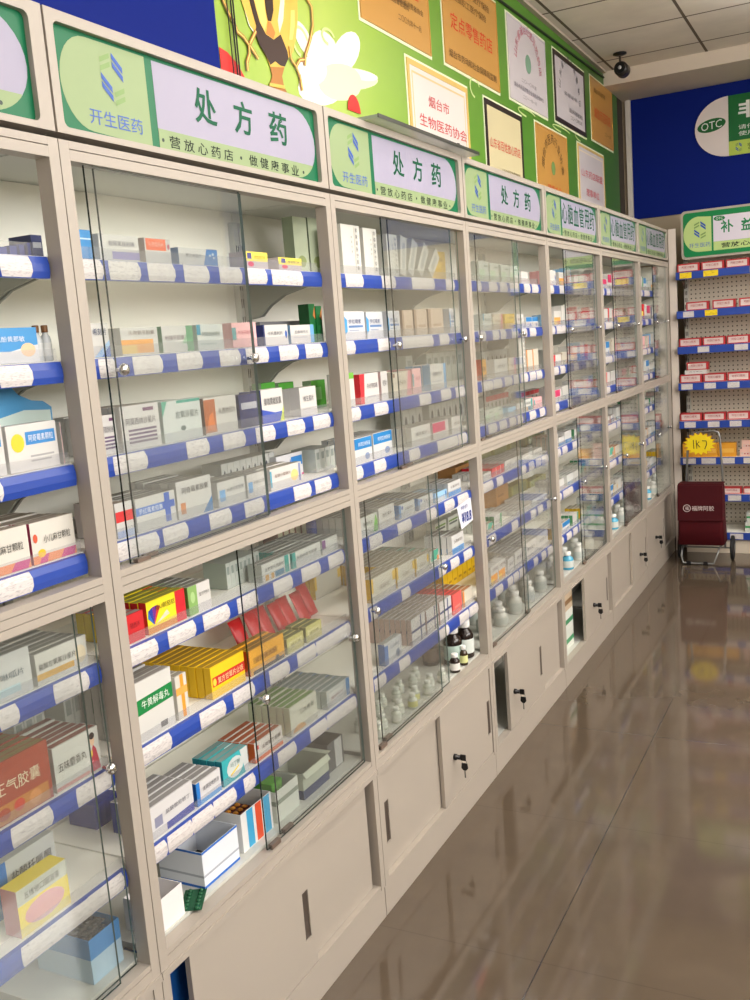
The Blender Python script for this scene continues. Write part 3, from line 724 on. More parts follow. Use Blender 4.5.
# ------------------------------------------------------------------ cartons: every design is a base colour and prints on its front face
# prints: r = rectangle (s0,t0,s1,t1), e = ellipse (cs,ct,rs,rt), p = polygon; text = (string, cs, ct, width, height, colour)
W = '#eceae6'
def paper(h):
    # carton board under the print varnish: pale boards are a little below pure white
    r, g, b_ = [int(h[k:k + 2], 16) for k in (1, 3, 5)]
    f = 0.88 if min(r, g, b_) > 190 else 1.0
    return (r * f, g * f, b_ * f)
STY = {
 'navy': ('dark blue carton', '#1b2c8c', {}, [], None),
 'navytall': ('navy and white upright carton', '#202b62', {}, [('r', .1, .55, .9, .75, '#c8cbd8')], None),
 'babyblue': ('sky blue carton with white lower wave', '#3d8fcb', {'top': '#9aa0a8'}, [('p', [(0, 0), (1, 0), (1, .50), (.8, .45), (.5, .32), (.2, .34), (0, .42)], '#e9edf0'), ('e', .82, .36, .13, .2, '#e3bf9a')], ('小儿氨酚黄那敏', .42, .68, .7, .16, '#d8e6f2')),
 'azi': ('white carton with blue title and yellow disc', W, {}, [('r', .36, .55, .96, .83, '#3a86c6'), ('e', .2, .62, .13, .2, '#ecc531'), ('r', .42, .28, .9, .32, '#a2a2a2'), ('r', .42, .18, .84, .22, '#a2a2a2')], ('阿奇霉素颗粒', .66, .69, .5, .15, '#e6eef6')),
 'redstripe': ('white carton with red edge stripe', W, {}, [('r', .3, 0, .5, 1, '#d3213b'), ('r', .75, .7, .95, .9, '#2b2a66')], None),
 'macol': ('white carton with magenta and orange wave border', '#eeeadf', {'top': '#a2968a', 'end': '#b04a6c'}, [('r', 0, 0, 1, .20, '#e08a55'), ('p', [(.62, 0), (.94, 0), (1, .2), (.72, .2)], '#c0357e'), ('p', [(.12, 0), (.3, 0), (.36, .2), (.2, .2)], '#c0357e'), ('e', .2, .24, .09, .10, '#edbb1e'), ('e', .09, .62, .05, .11, '#cf5a3e')], ('小儿麻甘颗粒', .58, .56, .62, .19, '#33302c')),
 'saline': ('white carton with pale blue lower print', '#e9ebe8', {'top': '#8d908a'}, [('r', .0, .1, .8, .28, '#b6cfd6')], ('盐酸吗啉呱片', .48, .52, .8, .16, '#6a767c')),
 'yelband': ('white carton with golden yellow band', '#ebebe2', {'top': '#8f918a'}, [('r', .0, .14, .72, .34, '#dda928'), ('e', .86, .45, .11, .3, '#dfd2b4')], ('盐酸左氧氟沙星片', .40, .56, .72, .20, '#3c3c3a')),
 'huoxiang': ('brick red carton with orange pattern', '#9d3c20', {'top': '#8a7a48', 'end': '#6e2a1a'}, [('r', .06, .02, .96, .32, '#b8742c'), ('e', .2, .16, .10, .14, '#c9a23a'), ('e', .45, .17, .07, .1, '#a33a1c'), ('e', .62, .2, .06, .1, '#c5391d'), ('e', .8, .18, .07, .12, '#d08a4a')], ('藿香正气胶囊', .5, .58, .76, .22, '#e2d2b0')),
 'musk': ('white carton with costumed figure and pink stripe', '#e4e5dc', {'top': '#8a5348', 'end': '#c2b6aa'}, [('r', 0, .02, .72, .10, '#c88a86'), ('p', [(.74, .02), (.98, .02), (.92, .5), (.86, .62), (.8, .45)], '#b53042'), ('e', .85, .72, .05, .12, '#dcb898'), ('e', .85, .83, .06, .08, '#32221e'), ('p', [(.76, .3), (.83, .4), (.83, .52), (.78, .5)], '#dfc14a')], ('五味麝香丸', .38, .52, .62, .2, '#55504a')),
 'skyblue': ('plain sky blue carton', '#3f8fce', {}, [('r', 0, .66, 1, .72, '#b9d6ea')], None),
 'purpleband': ('white carton with violet lower band', W, {}, [('r', .3, .04, 1, .34, '#7f76bb')], ('盐酸氟桂利嗪', .55, .66, .66, .2, '#6f6f80')),
 'orangetop': ('white carton with orange title block', W, {'end': '#a79a96'}, [('r', .05, .5, .82, .98, '#ee6a3c'), ('e', .92, .68, .05, .12, '#b55a6c')], ('头孢克肟片', .42, .74, .6, .2, '#f4c8b4')),
 'bluefade': ('white carton fading into blue with star', W, {'end': '#3572b0'}, [('p', [(.62, 0), (1, 0), (1, 1), (.72, 1)], '#2f79bd'), ('e', .8, .6, .03, .08, '#e8f0f6'), ('e', .88, .7, .03, .08, '#e8f0f6'), ('e', .9, .48, .03, .08, '#e8f0f6')], ('替比夫定片', .36, .55, .4, .24, '#3a3f4c')),
 'yellowtop': ('white carton with bright yellow upper half', '#d9cfd0', {}, [('r', .0, .42, 1, 1, '#f1dd57'), ('r', .12, .55, .3, .92, '#4d4a86'), ('e', .25, .24, .13, .16, '#d3385c')], ('辛伐他汀片', .64, .68, .5, .24, '#4b4522')),
 'bluediag': ('white carton with blue diagonal corner', W, {}, [('p', [(.5, 0), (1, 0), (1, .35)], '#2a62b8'), ('p', [(.1, 0), (.5, 0), (1, .35), (1, .5)], '#9ec0e4')], ('希刻劳', .5, .75, .7, .2, '#39486a')),
 'orangefade': ('white carton with orange glow band', W, {}, [('r', 0, .05, .86, .55, '#eaa24a'), ('r', 0, .05, .4, .35, '#e9c46a')], ('头孢氨苄胶囊', .55, .8, .7, .16, '#7b6a62')),
 'greenend': ('white carton with green end strip', W, {'end': '#4d8c62'}, [('r', .78, 0, 1, 1, '#5d9b70'), ('p', [(.62, .3), (.78, .3), (.78, .7)], '#9bbfa0')], ('利福平胶囊', .38, .55, .62, .18, '#7a6a70')),
 'tealwhite': ('white carton with small teal corner', '#e8eeea', {}, [('r', 0, .6, .14, 1, '#2a93b0'), ('r', .1, .2, .7, .26, '#a9b7b4')], ('阿莫西林颗粒', .52, .62, .7, .17, '#566864')),
 'pink': ('pale pink carton with teal corner', '#eab6b8', {}, [('r', 0, .3, .16, .8, '#5f9fa2')], ('布洛芬缓释片', .55, .6, .66, .16, '#b0606e')),
 'whiteblue': ('white carton with navy end block', W, {'end': '#23366e'}, [('r', 0, 0, .05, 1, '#23366e'), ('e', .92, .5, .05, .2, '#3b5ea8')], ('卡托普利片', .45, .58, .62, .19, '#4a4c58')),
 'skyside': ('white carton with light blue right side', W, {'end': '#88b6dc'}, [('r', .84, 0, 1, 1, '#6aa6d8'), ('r', .1, .3, .7, .35, '#b4b4ba')], ('尼群地平片', .44, .62, .56, .17, '#5a5e6c')),
 'purplelines': ('white carton with four purple lines', '#edeae8', {'top': '#9c8f8a'}, [('r', .16, .14, .9, .19, '#6d5a78'), ('r', .16, .23, .9, .28, '#6d5a78'), ('r', .16, .32, .9, .37, '#6d5a78'), ('r', .16, .41, .9, .46, '#6d5a78'), ('r', .58, .84, .86, .92, '#6c3e66')], ('阿莫西林沙星片', .5, .64, .78, .16, '#5a555e')),
 'tealcorner': ('white carton with teal top line', '#e9efec', {'end': '#b7c4be'}, [('r', .38, .92, 1, .99, '#3fa08c'), ('p', [(0, .62), (0, 1), (.14, 1)], '#53a890'), ('e', .5, .3, .07, .06, '#6c7a78')], ('左氧沙星片', .62, .64, .6, .18, '#5e6c68')),
 'brownside': ('white carton with orange-brown picture end', '#e9e6e0', {'end': '#5c3826'}, [('r', 0, .05, .34, .95, '#b3602f'), ('p', [(.04, .1), (.3, .1), (.26, .62), (.14, .5)], '#e07a34')], ('头孢地尼片', .68, .6, .52, .17, '#554e4a')),
 'bluewave': ('white carton with blue and lime wave', W, {'end': '#3e4e98'}, [('p', [(0, 0), (.8, 0), (1, .3), (.6, .28), (0, .42)], '#3c55b4'), ('p', [(.8, 0), (1, 0), (1, .45)], '#c4d64e')], ('氨咖黄敏胶囊', .5, .64, .8, .22, '#2c2c30')),
 'whitetext': ('plain white carton with dark title', W, {'top': '#a5a29c'}, [('r', .1, .2, .6, .25, '#b9b7b4')], ('维生素片', .5, .6, .6, .2, '#4c4c52')),
 'redband': ('white carton with torn red band', W, {'top': '#9c8c80'}, [('r', .0, .45, 1, .75, '#dd3a3c'), ('r', 0, 0, 1, .2, '#a9b7d6')], None),
 'bluecross': ('white carton with blue cross and blue title bar', W, {'top': '#8f8b86'}, [('r', .0, .48, .74, .72, '#5f84cc'), ('r', .72, .08, .86, .98, '#3f66c0'), ('r', .66, .5, .98, .72, '#3f66c0')], ('罗红霉素胶囊', .36, .6, .6, .16, '#e8eef8')),
 'bluecorner': ('white carton with blue corner and black title', W, {'top': '#8f8b86'}, [('p', [(.7, 0), (1, 0), (1, .42)], '#2f7ab8'), ('r', .08, .12, .22, .42, '#d08a5a')], ('阿奇霉素胶囊', .52, .74, .76, .17, '#3a3a3e')),
 'bluespot': ('white carton with blue square print', W, {'top': '#98958f'}, [('r', .06, .2, .26, .66, '#74a8da')], ('头孢拉定胶囊', .62, .62, .62, .15, '#6a6c74')),
 'yellowspot': ('white carton with yellow sun and blue edge', W, {'top': '#a39d92'}, [('e', .76, .45, .12, .28, '#efcf86'), ('r', .9, .1, .96, .95, '#7c86b4'), ('r', 0, .15, .05, .9, '#5aa0b8')], ('盐酸小檗碱片', .38, .64, .5, .16, '#7a5a4c')),
 'redyel': ('red carton with yellow side', '#c9262c', {'top': '#a8a29a', 'end': '#e8cf2a'}, [('r', 0, 0, .12, 1, '#eeda30')], ('硝西泮', .5, .6, .5, .2, '#7c1620')),
 'rainbow': ('yellow and red carton with rainbow fan', '#f0dc28', {'top': '#a09e36', 'end': '#c9262c'}, [('r', .74, 0, 1, 1, '#cf2430'), ('r', 0, 0, .74, .2, '#d08a3a'), ('p', [(.16, .25), (.02, .5), (.04, .72)], '#2a6fc0'), ('p', [(.16, .25), (.04, .72), (.14, .8)], '#2c3fa0'), ('p', [(.16, .25), (.14, .8), (.26, .82)], '#7a2f8c'), ('p', [(.16, .25), (.26, .82), (.34, .74)], '#d8402e'), ('p', [(.2, .25), (.56, .4), (.5, .56)], '#f4ecd0')], ('维U颠茄铝', .46, .74, .5, .17, '#4a3c14')),
 'greenleft': ('white carton with leafy green left side', W, {'top': '#8d8d84', 'end': '#6ea04a'}, [('r', 0, 0, .40, 1, '#86ae62'), ('e', .2, .6, .1, .2, '#a8c888')], ('复方丹参片', .7, .62, .46, .14, '#4c4c4a')),
 'tealbar': ('white carton with teal bar and gold blocks', '#e9ebe6', {'top': '#8a8c88', 'end': '#c4cac4'}, [('r', .8, 0, .95, 1, '#2f9d94'), ('r', .1, .02, .22, .35, '#cf9a3a'), ('r', .3, .02, .4, .35, '#cf9a3a'), ('r', .44, .02, .76, .35, '#3d7d9c')], ('注射用头孢曲松', .42, .66, .68, .22, '#4c4f54')),
 'tealside': ('white carton with teal left side', '#e9ebe6', {'top': '#8a8c88', 'end': '#2f9d94'}, [('r', 0, 0, .12, 1, '#2f9d94')], ('头孢羟氨苄胶囊', .5, .6, .7, .22, '#54585c')),
 'purplebit': ('white carton with purple square', '#e9ebe6', {'top': '#8f8f8c'}, [('r', 0, .35, .22, .95, '#7b4f86')], None),
 'greenband': ('white carton with broad green title band', '#ecebe6', {'top': '#95918c'}, [('p', [(0, .44), (1, .48), (1, .74), (0, .70)], '#12803f'), ('r', .62, .06, .8, .16, '#6d6a6a')], ('牛黄解毒丸', .55, .6, .7, .14, '#e6f0e6')),
 'orangecross': ('white carton with orange cross stripes', '#ece8dc', {'top': '#8f8a80'}, [('r', .42, .02, .72, 1, '#e99a32'), ('r', 0, .55, 1, .72, '#eaa850')], None),
 'yellowred': ('yellow carton with red title band', '#efc622', {'top': '#a58222', 'end': '#e2b81e'}, [('r', .04, .36, 1, .66, '#cf2a22'), ('e', .1, .5, .05, .12, '#f2d24a')], ('复方甘草片止咳', .56, .51, .76, .2, '#f3e6b2')),
 'amber': ('amber carton with picture of a bus', '#e6a62a', {'top': '#8f6a1e', 'end': '#b9471e'}, [('r', .08, .0, .98, .14, '#3a342a'), ('r', .1, .42, .8, .66, '#c48a1e'), ('e', .78, .14, .06, .14, '#2c2822')], ('安宫黄体酮', .45, .54, .6, .2, '#8a5a14')),
 'paleyel': ('pale yellow-green carton', '#c6c077', {'top': '#6c7446', 'end': '#8c8a50'}, [('r', .1, .3, .9, .75, '#d8d29a')], ('维生素', .5, .52, .6, .2, '#77763c')),
 'navyend': ('white carton with navy end and lower band', '#ecebec', {'top': '#8c8988', 'end': '#1e2c86'}, [('p', [(.34, .02), (1, .02), (1, .28), (.34, .24)], '#29379a'), ('r', .08, .3, .26, .62, '#8a8ca4')], ('盐酸雷尼替丁', .62, .6, .58, .14, '#6a6a74')),
 'bluepanel': ('white carton with bright blue spine and base', '#ecebec', {'top': '#8c8988', 'end': '#2870c0'}, [('r', 0, 0, .14, 1, '#2b7bcb'), ('r', .14, 0, 1, .2, '#5f9fd8')], ('奥美拉唑肠溶', .58, .62, .66, .2, '#5a5a62')),
 'tealcircle': ('teal carton with white disc', '#38a8ae', {'top': '#7d9694', 'end': '#2d8f98'}, [('p', [(.86, 0), (1, 0), (1, 1), (.7, 1)], '#e9efee'), ('e', .48, .5, .32, .40, '#e9f1ee'), ('p', [(.3, .22), (.62, .42), (.64, .5), (.28, .3)], '#e8c83a')], ('吗丁啉', .48, .64, .36, .2, '#4a7a7c')),
 'orangebase': ('white carton with orange lower border', '#e9e4de', {'top': '#a3583a', 'end': '#d9642c'}, [('r', 0, 0, 1, .2, '#e26a28'), ('r', .04, .62, .14, .84, '#cf2f2a')], ('法莫替丁胶囊', .58, .62, .7, .2, '#54423c')),
 'greentop': ('white carton with olive lid and ochre arc', '#dfe0d0', {'top': '#6a8a4c', 'end': '#c4cfb4'}, [('e', .3, .06, .24, .2, '#cf9a56'), ('r', 0, 0, 1, .05, '#dfe0d0')], ('三九胃泰', .6, .66, .56, .18, '#52544a')),
 'greyblue': ('grey-white carton with blue end edge', '#c9d0ce', {'top': '#7c8a8c', 'end': '#b6bfbd'}, [('r', .84, 0, 1, 1, '#3a78b2'), ('r', .1, .12, .72, .8, '#dfe2df')], ('曲克芦丁片', .42, .5, .5, .18, '#7a4a4c')),
 'talltext': ('tall white carton with vertical writing', '#efeee6', {}, [('r', .68, .04, .72, .96, '#d4d2c4')], None),
 'yellowbig': ('large yellow carton with faint writing', '#e9c85a', {'end': '#d9a52a'}, [('r', .1, .1, .8, .45, '#d8b23e')], ('板蓝根', .6, .72, .5, .14, '#8a6a20')),
 'bluehex': ('white carton with pale blue arrow and lines', '#e9ebf0', {}, [('p', [(0, .15), (.14, .3), (.14, .7), (0, .85)], '#4aa0d8'), ('r', .2, .42, .9, .5, '#5a7fb4'), ('r', .22, .3, .7, .34, '#9aa4b8')], ('罗红霉素', .5, .64, .6, .16, '#3c4e7a')),
 'beige': ('beige and brown carton', '#cdb9a6', {'end': '#8a6d58'}, [('r', .0, .0, .16, 1, '#a68c76'), ('r', .3, .3, .85, .4, '#b59c88')], None),
 'greencap': ('white carton with green lid', '#eceae4', {'top': '#6cae3c'}, [('r', 0, .82, 1, 1, '#6fb23e')], None),
 'redside': ('white carton with red left side', '#eceae6', {'end': '#d8323c'}, [('p', [(0, 0), (.18, 0), (.26, 1), (0, 1)], '#d8323c'), ('r', .36, .18, .8, .24, '#b0b0b4')], ('芬必得胶囊', .62, .58, .56, .17, '#5a5460')),
 'creampink': ('cream carton with rosy right corner', '#e8e0cf', {}, [('p', [(.72, 0), (1, 0), (1, 1), (.86, 1)], '#d98a98'), ('r', .0, .8, .1, .95, '#8a6a5a')], ('安乃近片', .45, .56, .5, .17, '#635a52')),
 'bluelabel': ('white carton with bright blue title panel', '#edeeee', {'top': '#a09c96'}, [('r', .02, .55, 1, .98, '#2180c4'), ('e', .72, .22, .14, .14, '#7d90b4')], ('阿司匹林肠溶', .56, .74, .66, .17, '#e2eef6')),
 'magenta': ('white carton with magenta title block', '#ebe6e2', {'top': '#a09c96'}, [('r', .0, .4, .8, .95, '#cf2c66')], None),
 'greenstamp': ('white carton with green splash', '#e6e8e2', {'top': '#85857e'}, [('p', [(.72, 0), (1, 0), (1, .6), (.88, .95), (.8, .5)], '#5fae3c')], ('银杏叶片', .4, .6, .56, .22, '#3c3e3c')),
 'skyend': ('white carton with sky blue left end', '#e4e7e6', {'top': '#85857e', 'end': '#4a7fb8'}, [('r', 0, .05, .12, .95, '#4f86bc'), ('e', .2, .74, .06, .14, '#3a5aa0')], ('血塞通片', .6, .6, .5, .22, '#55575c')),
 'skyblue2': ('light sky blue carton', '#9cc8e8', {'top': '#90989a'}, [('r', 0, 0, .8, .4, '#e6eef4'), ('e', .9, .6, .06, .25, '#2f78c0')], None),
 'bluebottom': ('white carton with bright blue lower third', '#eeeeec', {'top': '#9a9690'}, [('r', 0, 0, 1, .32, '#2f8fd4')], ('头孢呋辛片', .52, .66, .7, .2, '#4a3c3a')),
 'yellowcorner': ('long cream carton with yellow corners', '#e4e0d2', {'top': '#a09684', 'end': '#d8b02c'}, [('r', 0, .4, .07, 1, '#e2b832'), ('r', .88, .5, 1, .9, '#dfb840')], ('天麻片', .5, .5, .4, .2, '#8a8478')),
 'tealend': ('cream carton with teal and orange end', '#e2e2d8', {'top': '#9a9484'}, [('p', [(.1, .4), (.8, .4), (1, 1), (.3, 1)], '#3fae94'), ('r', .78, .3, 1, .6, '#e08a4a')], None),
 'bluefig': ('small white and blue upright carton', '#e3e6ea', {'top': '#a4a6a4', 'end': '#3f6fb4'}, [('r', 0, 0, .2, .9, '#3f6fb4'), ('e', .76, .24, .12, .2, '#6a7a94')], ('珍珠明目', .58, .7, .5, .16, '#6a7480')),
 'crossline': ('white carton with dark crossing lines', '#e6e4e2', {'top': '#a59c94', 'end': '#c4aaa2'}, [('r', 0, .46, 1, .56, '#3a4272'), ('r', .64, 0, .72, 1, '#3a4272')], None),
 'coral': ('coral red carton', '#e4605c', {'top': '#b4534c'}, [('r', .2, .3, .8, .4, '#ee8a80')], None),
 'creamorange': ('cream carton with orange edge', '#e9e2d0', {'top': '#b07a4c'}, [('r', 0, 0, .14, 1, '#dd8a3a')], None),
 'whitegreen': ('white carton with pale green field', '#e4e9e0', {}, [('r', .05, .1, .6, .6, '#b9d0b4'), ('r', .5, .72, .9, .8, '#7b8c80')], None),
 'redfront': ('bright red carton in a white row', '#d22a38', {'top': '#a3928c'}, [('r', .3, 0, .34, 1, '#f0e6e4'), ('r', .68, 0, .72, 1, '#f0e6e4')], None),
 'greengrey': ('tall grey-green carton', '#bac5aa', {'end': '#7f8c74'}, [('e', .5, .25, .3, .1, '#93a06c')], None),
 'green': ('vivid green carton with pale window', '#4a9c33', {'top': '#8a948a', 'end': '#8fae8a'}, [('r', .3, .3, .7, .75, '#7fb872')], None),
 'darkgreen': ('tall dark green carton', '#157038', {'end': '#0f5a2c'}, [('e', .5, .4, .25, .08, '#2c8a4c'), ('p', [(.6, .7), (1, .6), (1, .95)], '#c97a3a')], None),
 'greylong': ('long dark grey carton lying at the back', '#77777c', {'top': '#8e8d8b'}, [('r', .05, .3, .95, .45, '#5a5a60')], None),
 'triangle': ('white carton with blue triangles', '#e9eaee', {'top': '#9b9b98'}, [('p', [(.1, .1), (.35, .1), (.22, .7)], '#2c5fb4'), ('p', [(.4, .1), (.62, .1), (.52, .8)], '#2c5fb4'), ('r', .55, .45, .98, .85, '#2f7ac0'), ('r', 0, 0, 1, .08, '#cf4a80')], None),
 'smallend': ('grey-white box end with black dot', '#bfc1bc', {'top': '#a3a39e'}, [('e', .5, .5, .2, .28, '#3a3f4a')], None),
 'smallwhite': ('narrow white upright box', '#d3d8d2', {'end': '#b0b8b0'}, [('r', .2, .55, .8, .85, '#8c9690'), ('r', .3, .15, .7, .4, '#b4bcb4')], None),
 'smallred': ('narrow white box with red cap print', '#dcd8d2', {}, [('r', 0, .7, 1, 1, '#b83a40'), ('r', .3, .1, .7, .6, '#6a7a70')], None),
 'book': ('cream upright box with brown edge', '#d8d3b4', {'end': '#7a4c40'}, [('r', 0, 0, .22, 1, '#8a5a4c')], None),
 'yellowrow': ('bright yellow upright carton', '#ecc11c', {'top': '#c99a18', 'end': '#d8a818'}, [('r', .2, .2, .8, .3, '#b98a14')], None),
 'olive': ('tall olive yellow box', '#a3a05c', {'top': '#8a8030'}, [('r', .08, .08, .92, .9, '#8f9468')], None),
 'tan': ('brown cardboard box', '#b0804a', {'top': '#96682e'}, [('r', .1, .5, .6, .6, '#8a5c30')], None),
 'bandwhite': ('white upright carton with green upper line', '#dfe0d6', {'top': '#a0a096'}, [('r', .05, .72, .95, .82, '#6d8a3c'), ('r', .1, .55, .9, .66, '#5a5a54'), ('r', .1, .2, .7, .28, '#a4a49c')], None),
 'redcarton': ('red carton with white title window', '#b02a30', {'end': '#9c1f25'}, [('r', .06, .12, .90, .84, '#f1dfda'), ('r', .2, .24, .7, .28, '#d8a8a4')], ('阿胶口服液', .48, .56, .56, .30, '#a82a30')),
 'yelpink': ('yellow carton with pink oval and pale title', '#e6cf3c', {'end': '#c98a8e'}, [('r', 0, .66, 1, 1, '#d9dccb'), ('e', .5, .36, .40, .26, '#dba0a0')], ('五维他口服溶液', .48, .82, .7, .15, '#5a5a50')),
 'bluelong': ('long white carton with blue left end', '#e3e6e6', {'end': '#7fa0b8'}, [('r', 0, 0, .30, 1, '#2f78c4')], ('盐酸托哌酮', .64, .64, .58, .2, '#3a3c46')),
 'palecarton': ('pale pink carton', '#dcb4a8', {'top': '#a98a80'}, [('r', .1, .2, .9, .5, '#e8ccc2'), ('r', .3, .25, .4, .4, '#a83a3a'), ('r', .5, .25, .6, .4, '#a83a3a'), ('r', .7, .25, .8, .4, '#a83a3a')], None),
 'orangecarton': ('orange carton', '#dd9a2c', {'top': '#c0861f'}, [('r', .1, .3, .9, .6, '#e8b450')], None),
 'whitegreenb': ('white carton with green stripe', '#e2e6e0', {}, [('r', 0, .4, 1, .6, '#3f9a5a')], None),
}
ROWS = [
(0,1,0.797,0.139,0.062,"babyblue",2),
(0,2,0.701,0.125,0.093,"azi",2),
(0,2,0.83,0.123,0.084,"azi",3),
(0,2,0.959,0.026,0.078,"redstripe",2),
(0,3,0.722,0.13,0.078,"macol",7),
(0,3,0.854,0.133,0.077,"macol",7),
(0,4,0.675,0.143,0.082,"saline",8),
(0,4,0.825,0.134,0.059,"yelband",8),
(0,5,0.617,0.213,0.113,"huoxiang",7),
(0,5,0.835,0.124,0.088,"musk",9),
(1,0,0.069,0.038,0.054,"skyblue",1),
(1,0,0.124,0.122,0.05,"purpleband",2),
(1,0,0.261,0.089,0.05,"orangetop",2),
(1,0,0.372,0.148,0.036,"bluefade",2),
(1,0,0.627,0.107,0.039,"yellowtop",1),
(1,0,0.78,0.119,0.031,"yellowtop",1),
(1,1,0.068,0.057,0.066,"bluediag",2),
(1,1,0.155,0.12,0.056,"orangefade",2),
(1,1,0.285,0.112,0.056,"greenend",2),
(1,1,0.408,0.104,0.057,"tealwhite",2),
(1,1,0.545,0.107,0.059,"pink",2),
(1,1,0.68,0.119,0.051,"whiteblue",2),
(1,1,0.808,0.125,0.048,"skyside",2),
(1,2,0.067,0.047,0.079,"purplelines",4),
(1,2,0.126,0.124,0.091,"purplelines",4),
(1,2,0.257,0.139,0.089,"tealcorner",4),
(1,2,0.404,0.132,0.084,"brownside",3),
(1,2,0.544,0.088,0.08,"navytall",2),
(1,2,0.641,0.104,0.084,"bluewave",2),
(1,2,0.825,0.091,0.076,"whitetext",2),
(1,3,0.078,0.055,0.072,"redband",5),
(1,3,0.139,0.133,0.07,"bluecross",6),
(1,3,0.275,0.13,0.083,"bluecorner",6),
(1,3,0.424,0.116,0.058,"bluespot",5),
(1,3,0.545,0.094,0.057,"bluespot",5),
(1,3,0.648,0.158,0.055,"yellowspot",4),
(1,4,0.066,0.062,0.06,"redyel",6),
(1,4,0.135,0.133,0.07,"rainbow",6),
(1,4,0.275,0.086,0.066,"greenleft",7),
(1,4,0.571,0.138,0.045,"tealbar",7),
(1,4,0.715,0.153,0.042,"tealside",7),
(1,4,0.874,0.11,0.042,"purplebit",7),
(1,5,0.06,0.132,0.129,"greenband",6),
(1,5,0.199,0.043,0.099,"orangecross",6),
(1,5,0.324,0.139,0.076,"yellowred",11),
(1,5,0.481,0.162,0.064,"amber",9),
(1,5,0.653,0.087,0.041,"paleyel",6),
(1,5,0.75,0.087,0.044,"paleyel",6),
(1,6,0.072,0.149,0.072,"navyend",5),
(1,6,0.229,0.096,0.055,"bluepanel",5),
(1,6,0.33,0.109,0.063,"tealcircle",4),
(1,6,0.465,0.131,0.051,"orangebase",5),
(1,6,0.635,0.142,0.078,"greentop",6),
(1,6,0.828,0.137,0.052,"greyblue",8),
(2,0,0.129,0.119,0.139,"talltext",2),
(2,0,0.267,0.094,0.137,"talltext",2),
(2,0,0.425,0.081,0.129,"talltext",2),
(2,1,0.106,0.133,0.081,"bluehex",2),
(2,1,0.246,0.116,0.079,"bluehex",2),
(2,1,0.391,0.096,0.081,"bluehex",2),
(2,1,0.502,0.087,0.083,"beige",2),
(2,1,0.597,0.108,0.085,"beige",2),
(2,1,0.714,0.134,0.087,"beige",2),
(2,1,0.904,0.097,0.086,"bluehex",2),
(2,2,0.091,0.05,0.098,"greencap",2),
(2,2,0.173,0.128,0.089,"redside",2),
(2,2,0.314,0.05,0.089,"whitetext",2),
(2,2,0.401,0.138,0.08,"creampink",3),
(2,2,0.548,0.074,0.083,"pink",3),
(2,2,0.698,0.144,0.088,"skyside",3),
(2,3,0.105,0.118,0.075,"bluelabel",5),
(2,3,0.23,0.135,0.077,"bluelabel",5),
(2,3,0.511,0.159,0.063,"whitetext",4),
(2,3,0.687,0.146,0.06,"magenta",4),
(2,3,0.861,0.108,0.062,"whitetext",4),
(2,4,0.109,0.114,0.057,"greenstamp",9),
(2,4,0.23,0.115,0.064,"whitetext",9),
(2,4,0.375,0.125,0.047,"skyend",9),
(2,4,0.525,0.128,0.043,"skyend",9),
(2,4,0.67,0.109,0.035,"skyblue2",5),
(2,4,0.789,0.126,0.05,"bluebottom",4),
(2,5,0.145,0.171,0.074,"yellowcorner",11),
(2,5,0.324,0.141,0.068,"yellowcorner",11),
(2,5,0.472,0.109,0.062,"yellowcorner",11),
(2,5,0.59,0.08,0.056,"tealend",10),
(2,5,0.791,0.119,0.069,"bluebottom",5),
(2,6,0.198,0.126,0.07,"bluefig",1),
(2,6,0.403,0.116,0.089,"crossline",12),
(2,6,0.527,0.106,0.085,"crossline",12),
(2,6,0.642,0.112,0.081,"crossline",12),
(2,6,0.764,0.089,0.074,"coral",12),
(2,6,0.863,0.104,0.062,"creamorange",8),
(3,0,0.233,0.112,0.077,"whitegreen",2),
(3,0,0.357,0.107,0.074,"whitegreen",2),
(3,0,0.488,0.219,0.071,"whitegreen",2),
(3,0,0.748,0.098,0.05,"whitetext",1),
(3,1,0.244,0.103,0.064,"tealwhite",2),
(3,1,0.358,0.121,0.062,"creampink",2),
(3,1,0.504,0.129,0.061,"yellowbig",2),
(3,1,0.647,0.109,0.059,"whitetext",2),
(3,1,0.784,0.176,0.044,"bluelabel",2),
(3,2,0.2,0.056,0.081,"amber",1),
(3,2,0.35,0.16,0.073,"whitetext",2),
(3,2,0.523,0.092,0.072,"creampink",2),
(3,2,0.669,0.084,0.149,"talltext",1),
(3,2,0.766,0.177,0.094,"creamorange",2),
(3,3,0.205,0.214,0.053,"whitegreen",3),
(3,3,0.482,0.105,0.037,"skyblue2",3),
(3,3,0.6,0.082,0.043,"whitetext",3),
(3,3,0.696,0.129,0.051,"tealbar",3),
(3,3,0.84,0.122,0.047,"pink",3),
(3,4,0.149,0.092,0.027,"whitetext",6),
(3,4,0.252,0.146,0.035,"redfront",6),
(3,4,0.41,0.211,0.041,"whitetext",6),
(3,4,0.635,0.143,0.035,"whitetext",6),
(3,4,0.792,0.137,0.035,"whitetext",6),
(3,5,0.158,0.07,0.039,"tealend",5),
(3,5,0.24,0.097,0.055,"greenend",5),
(3,5,0.531,0.197,0.02,"whitetext",7),
(3,5,0.743,0.231,0.03,"whitetext",7),
(3,6,0.169,0.183,0.079,"orangefade",2),
(3,6,0.377,0.078,0.063,"whitetext",4),
(3,6,0.469,0.123,0.071,"whitetext",6),
(3,6,0.606,0.348,0.076,"whitetext",6),
]
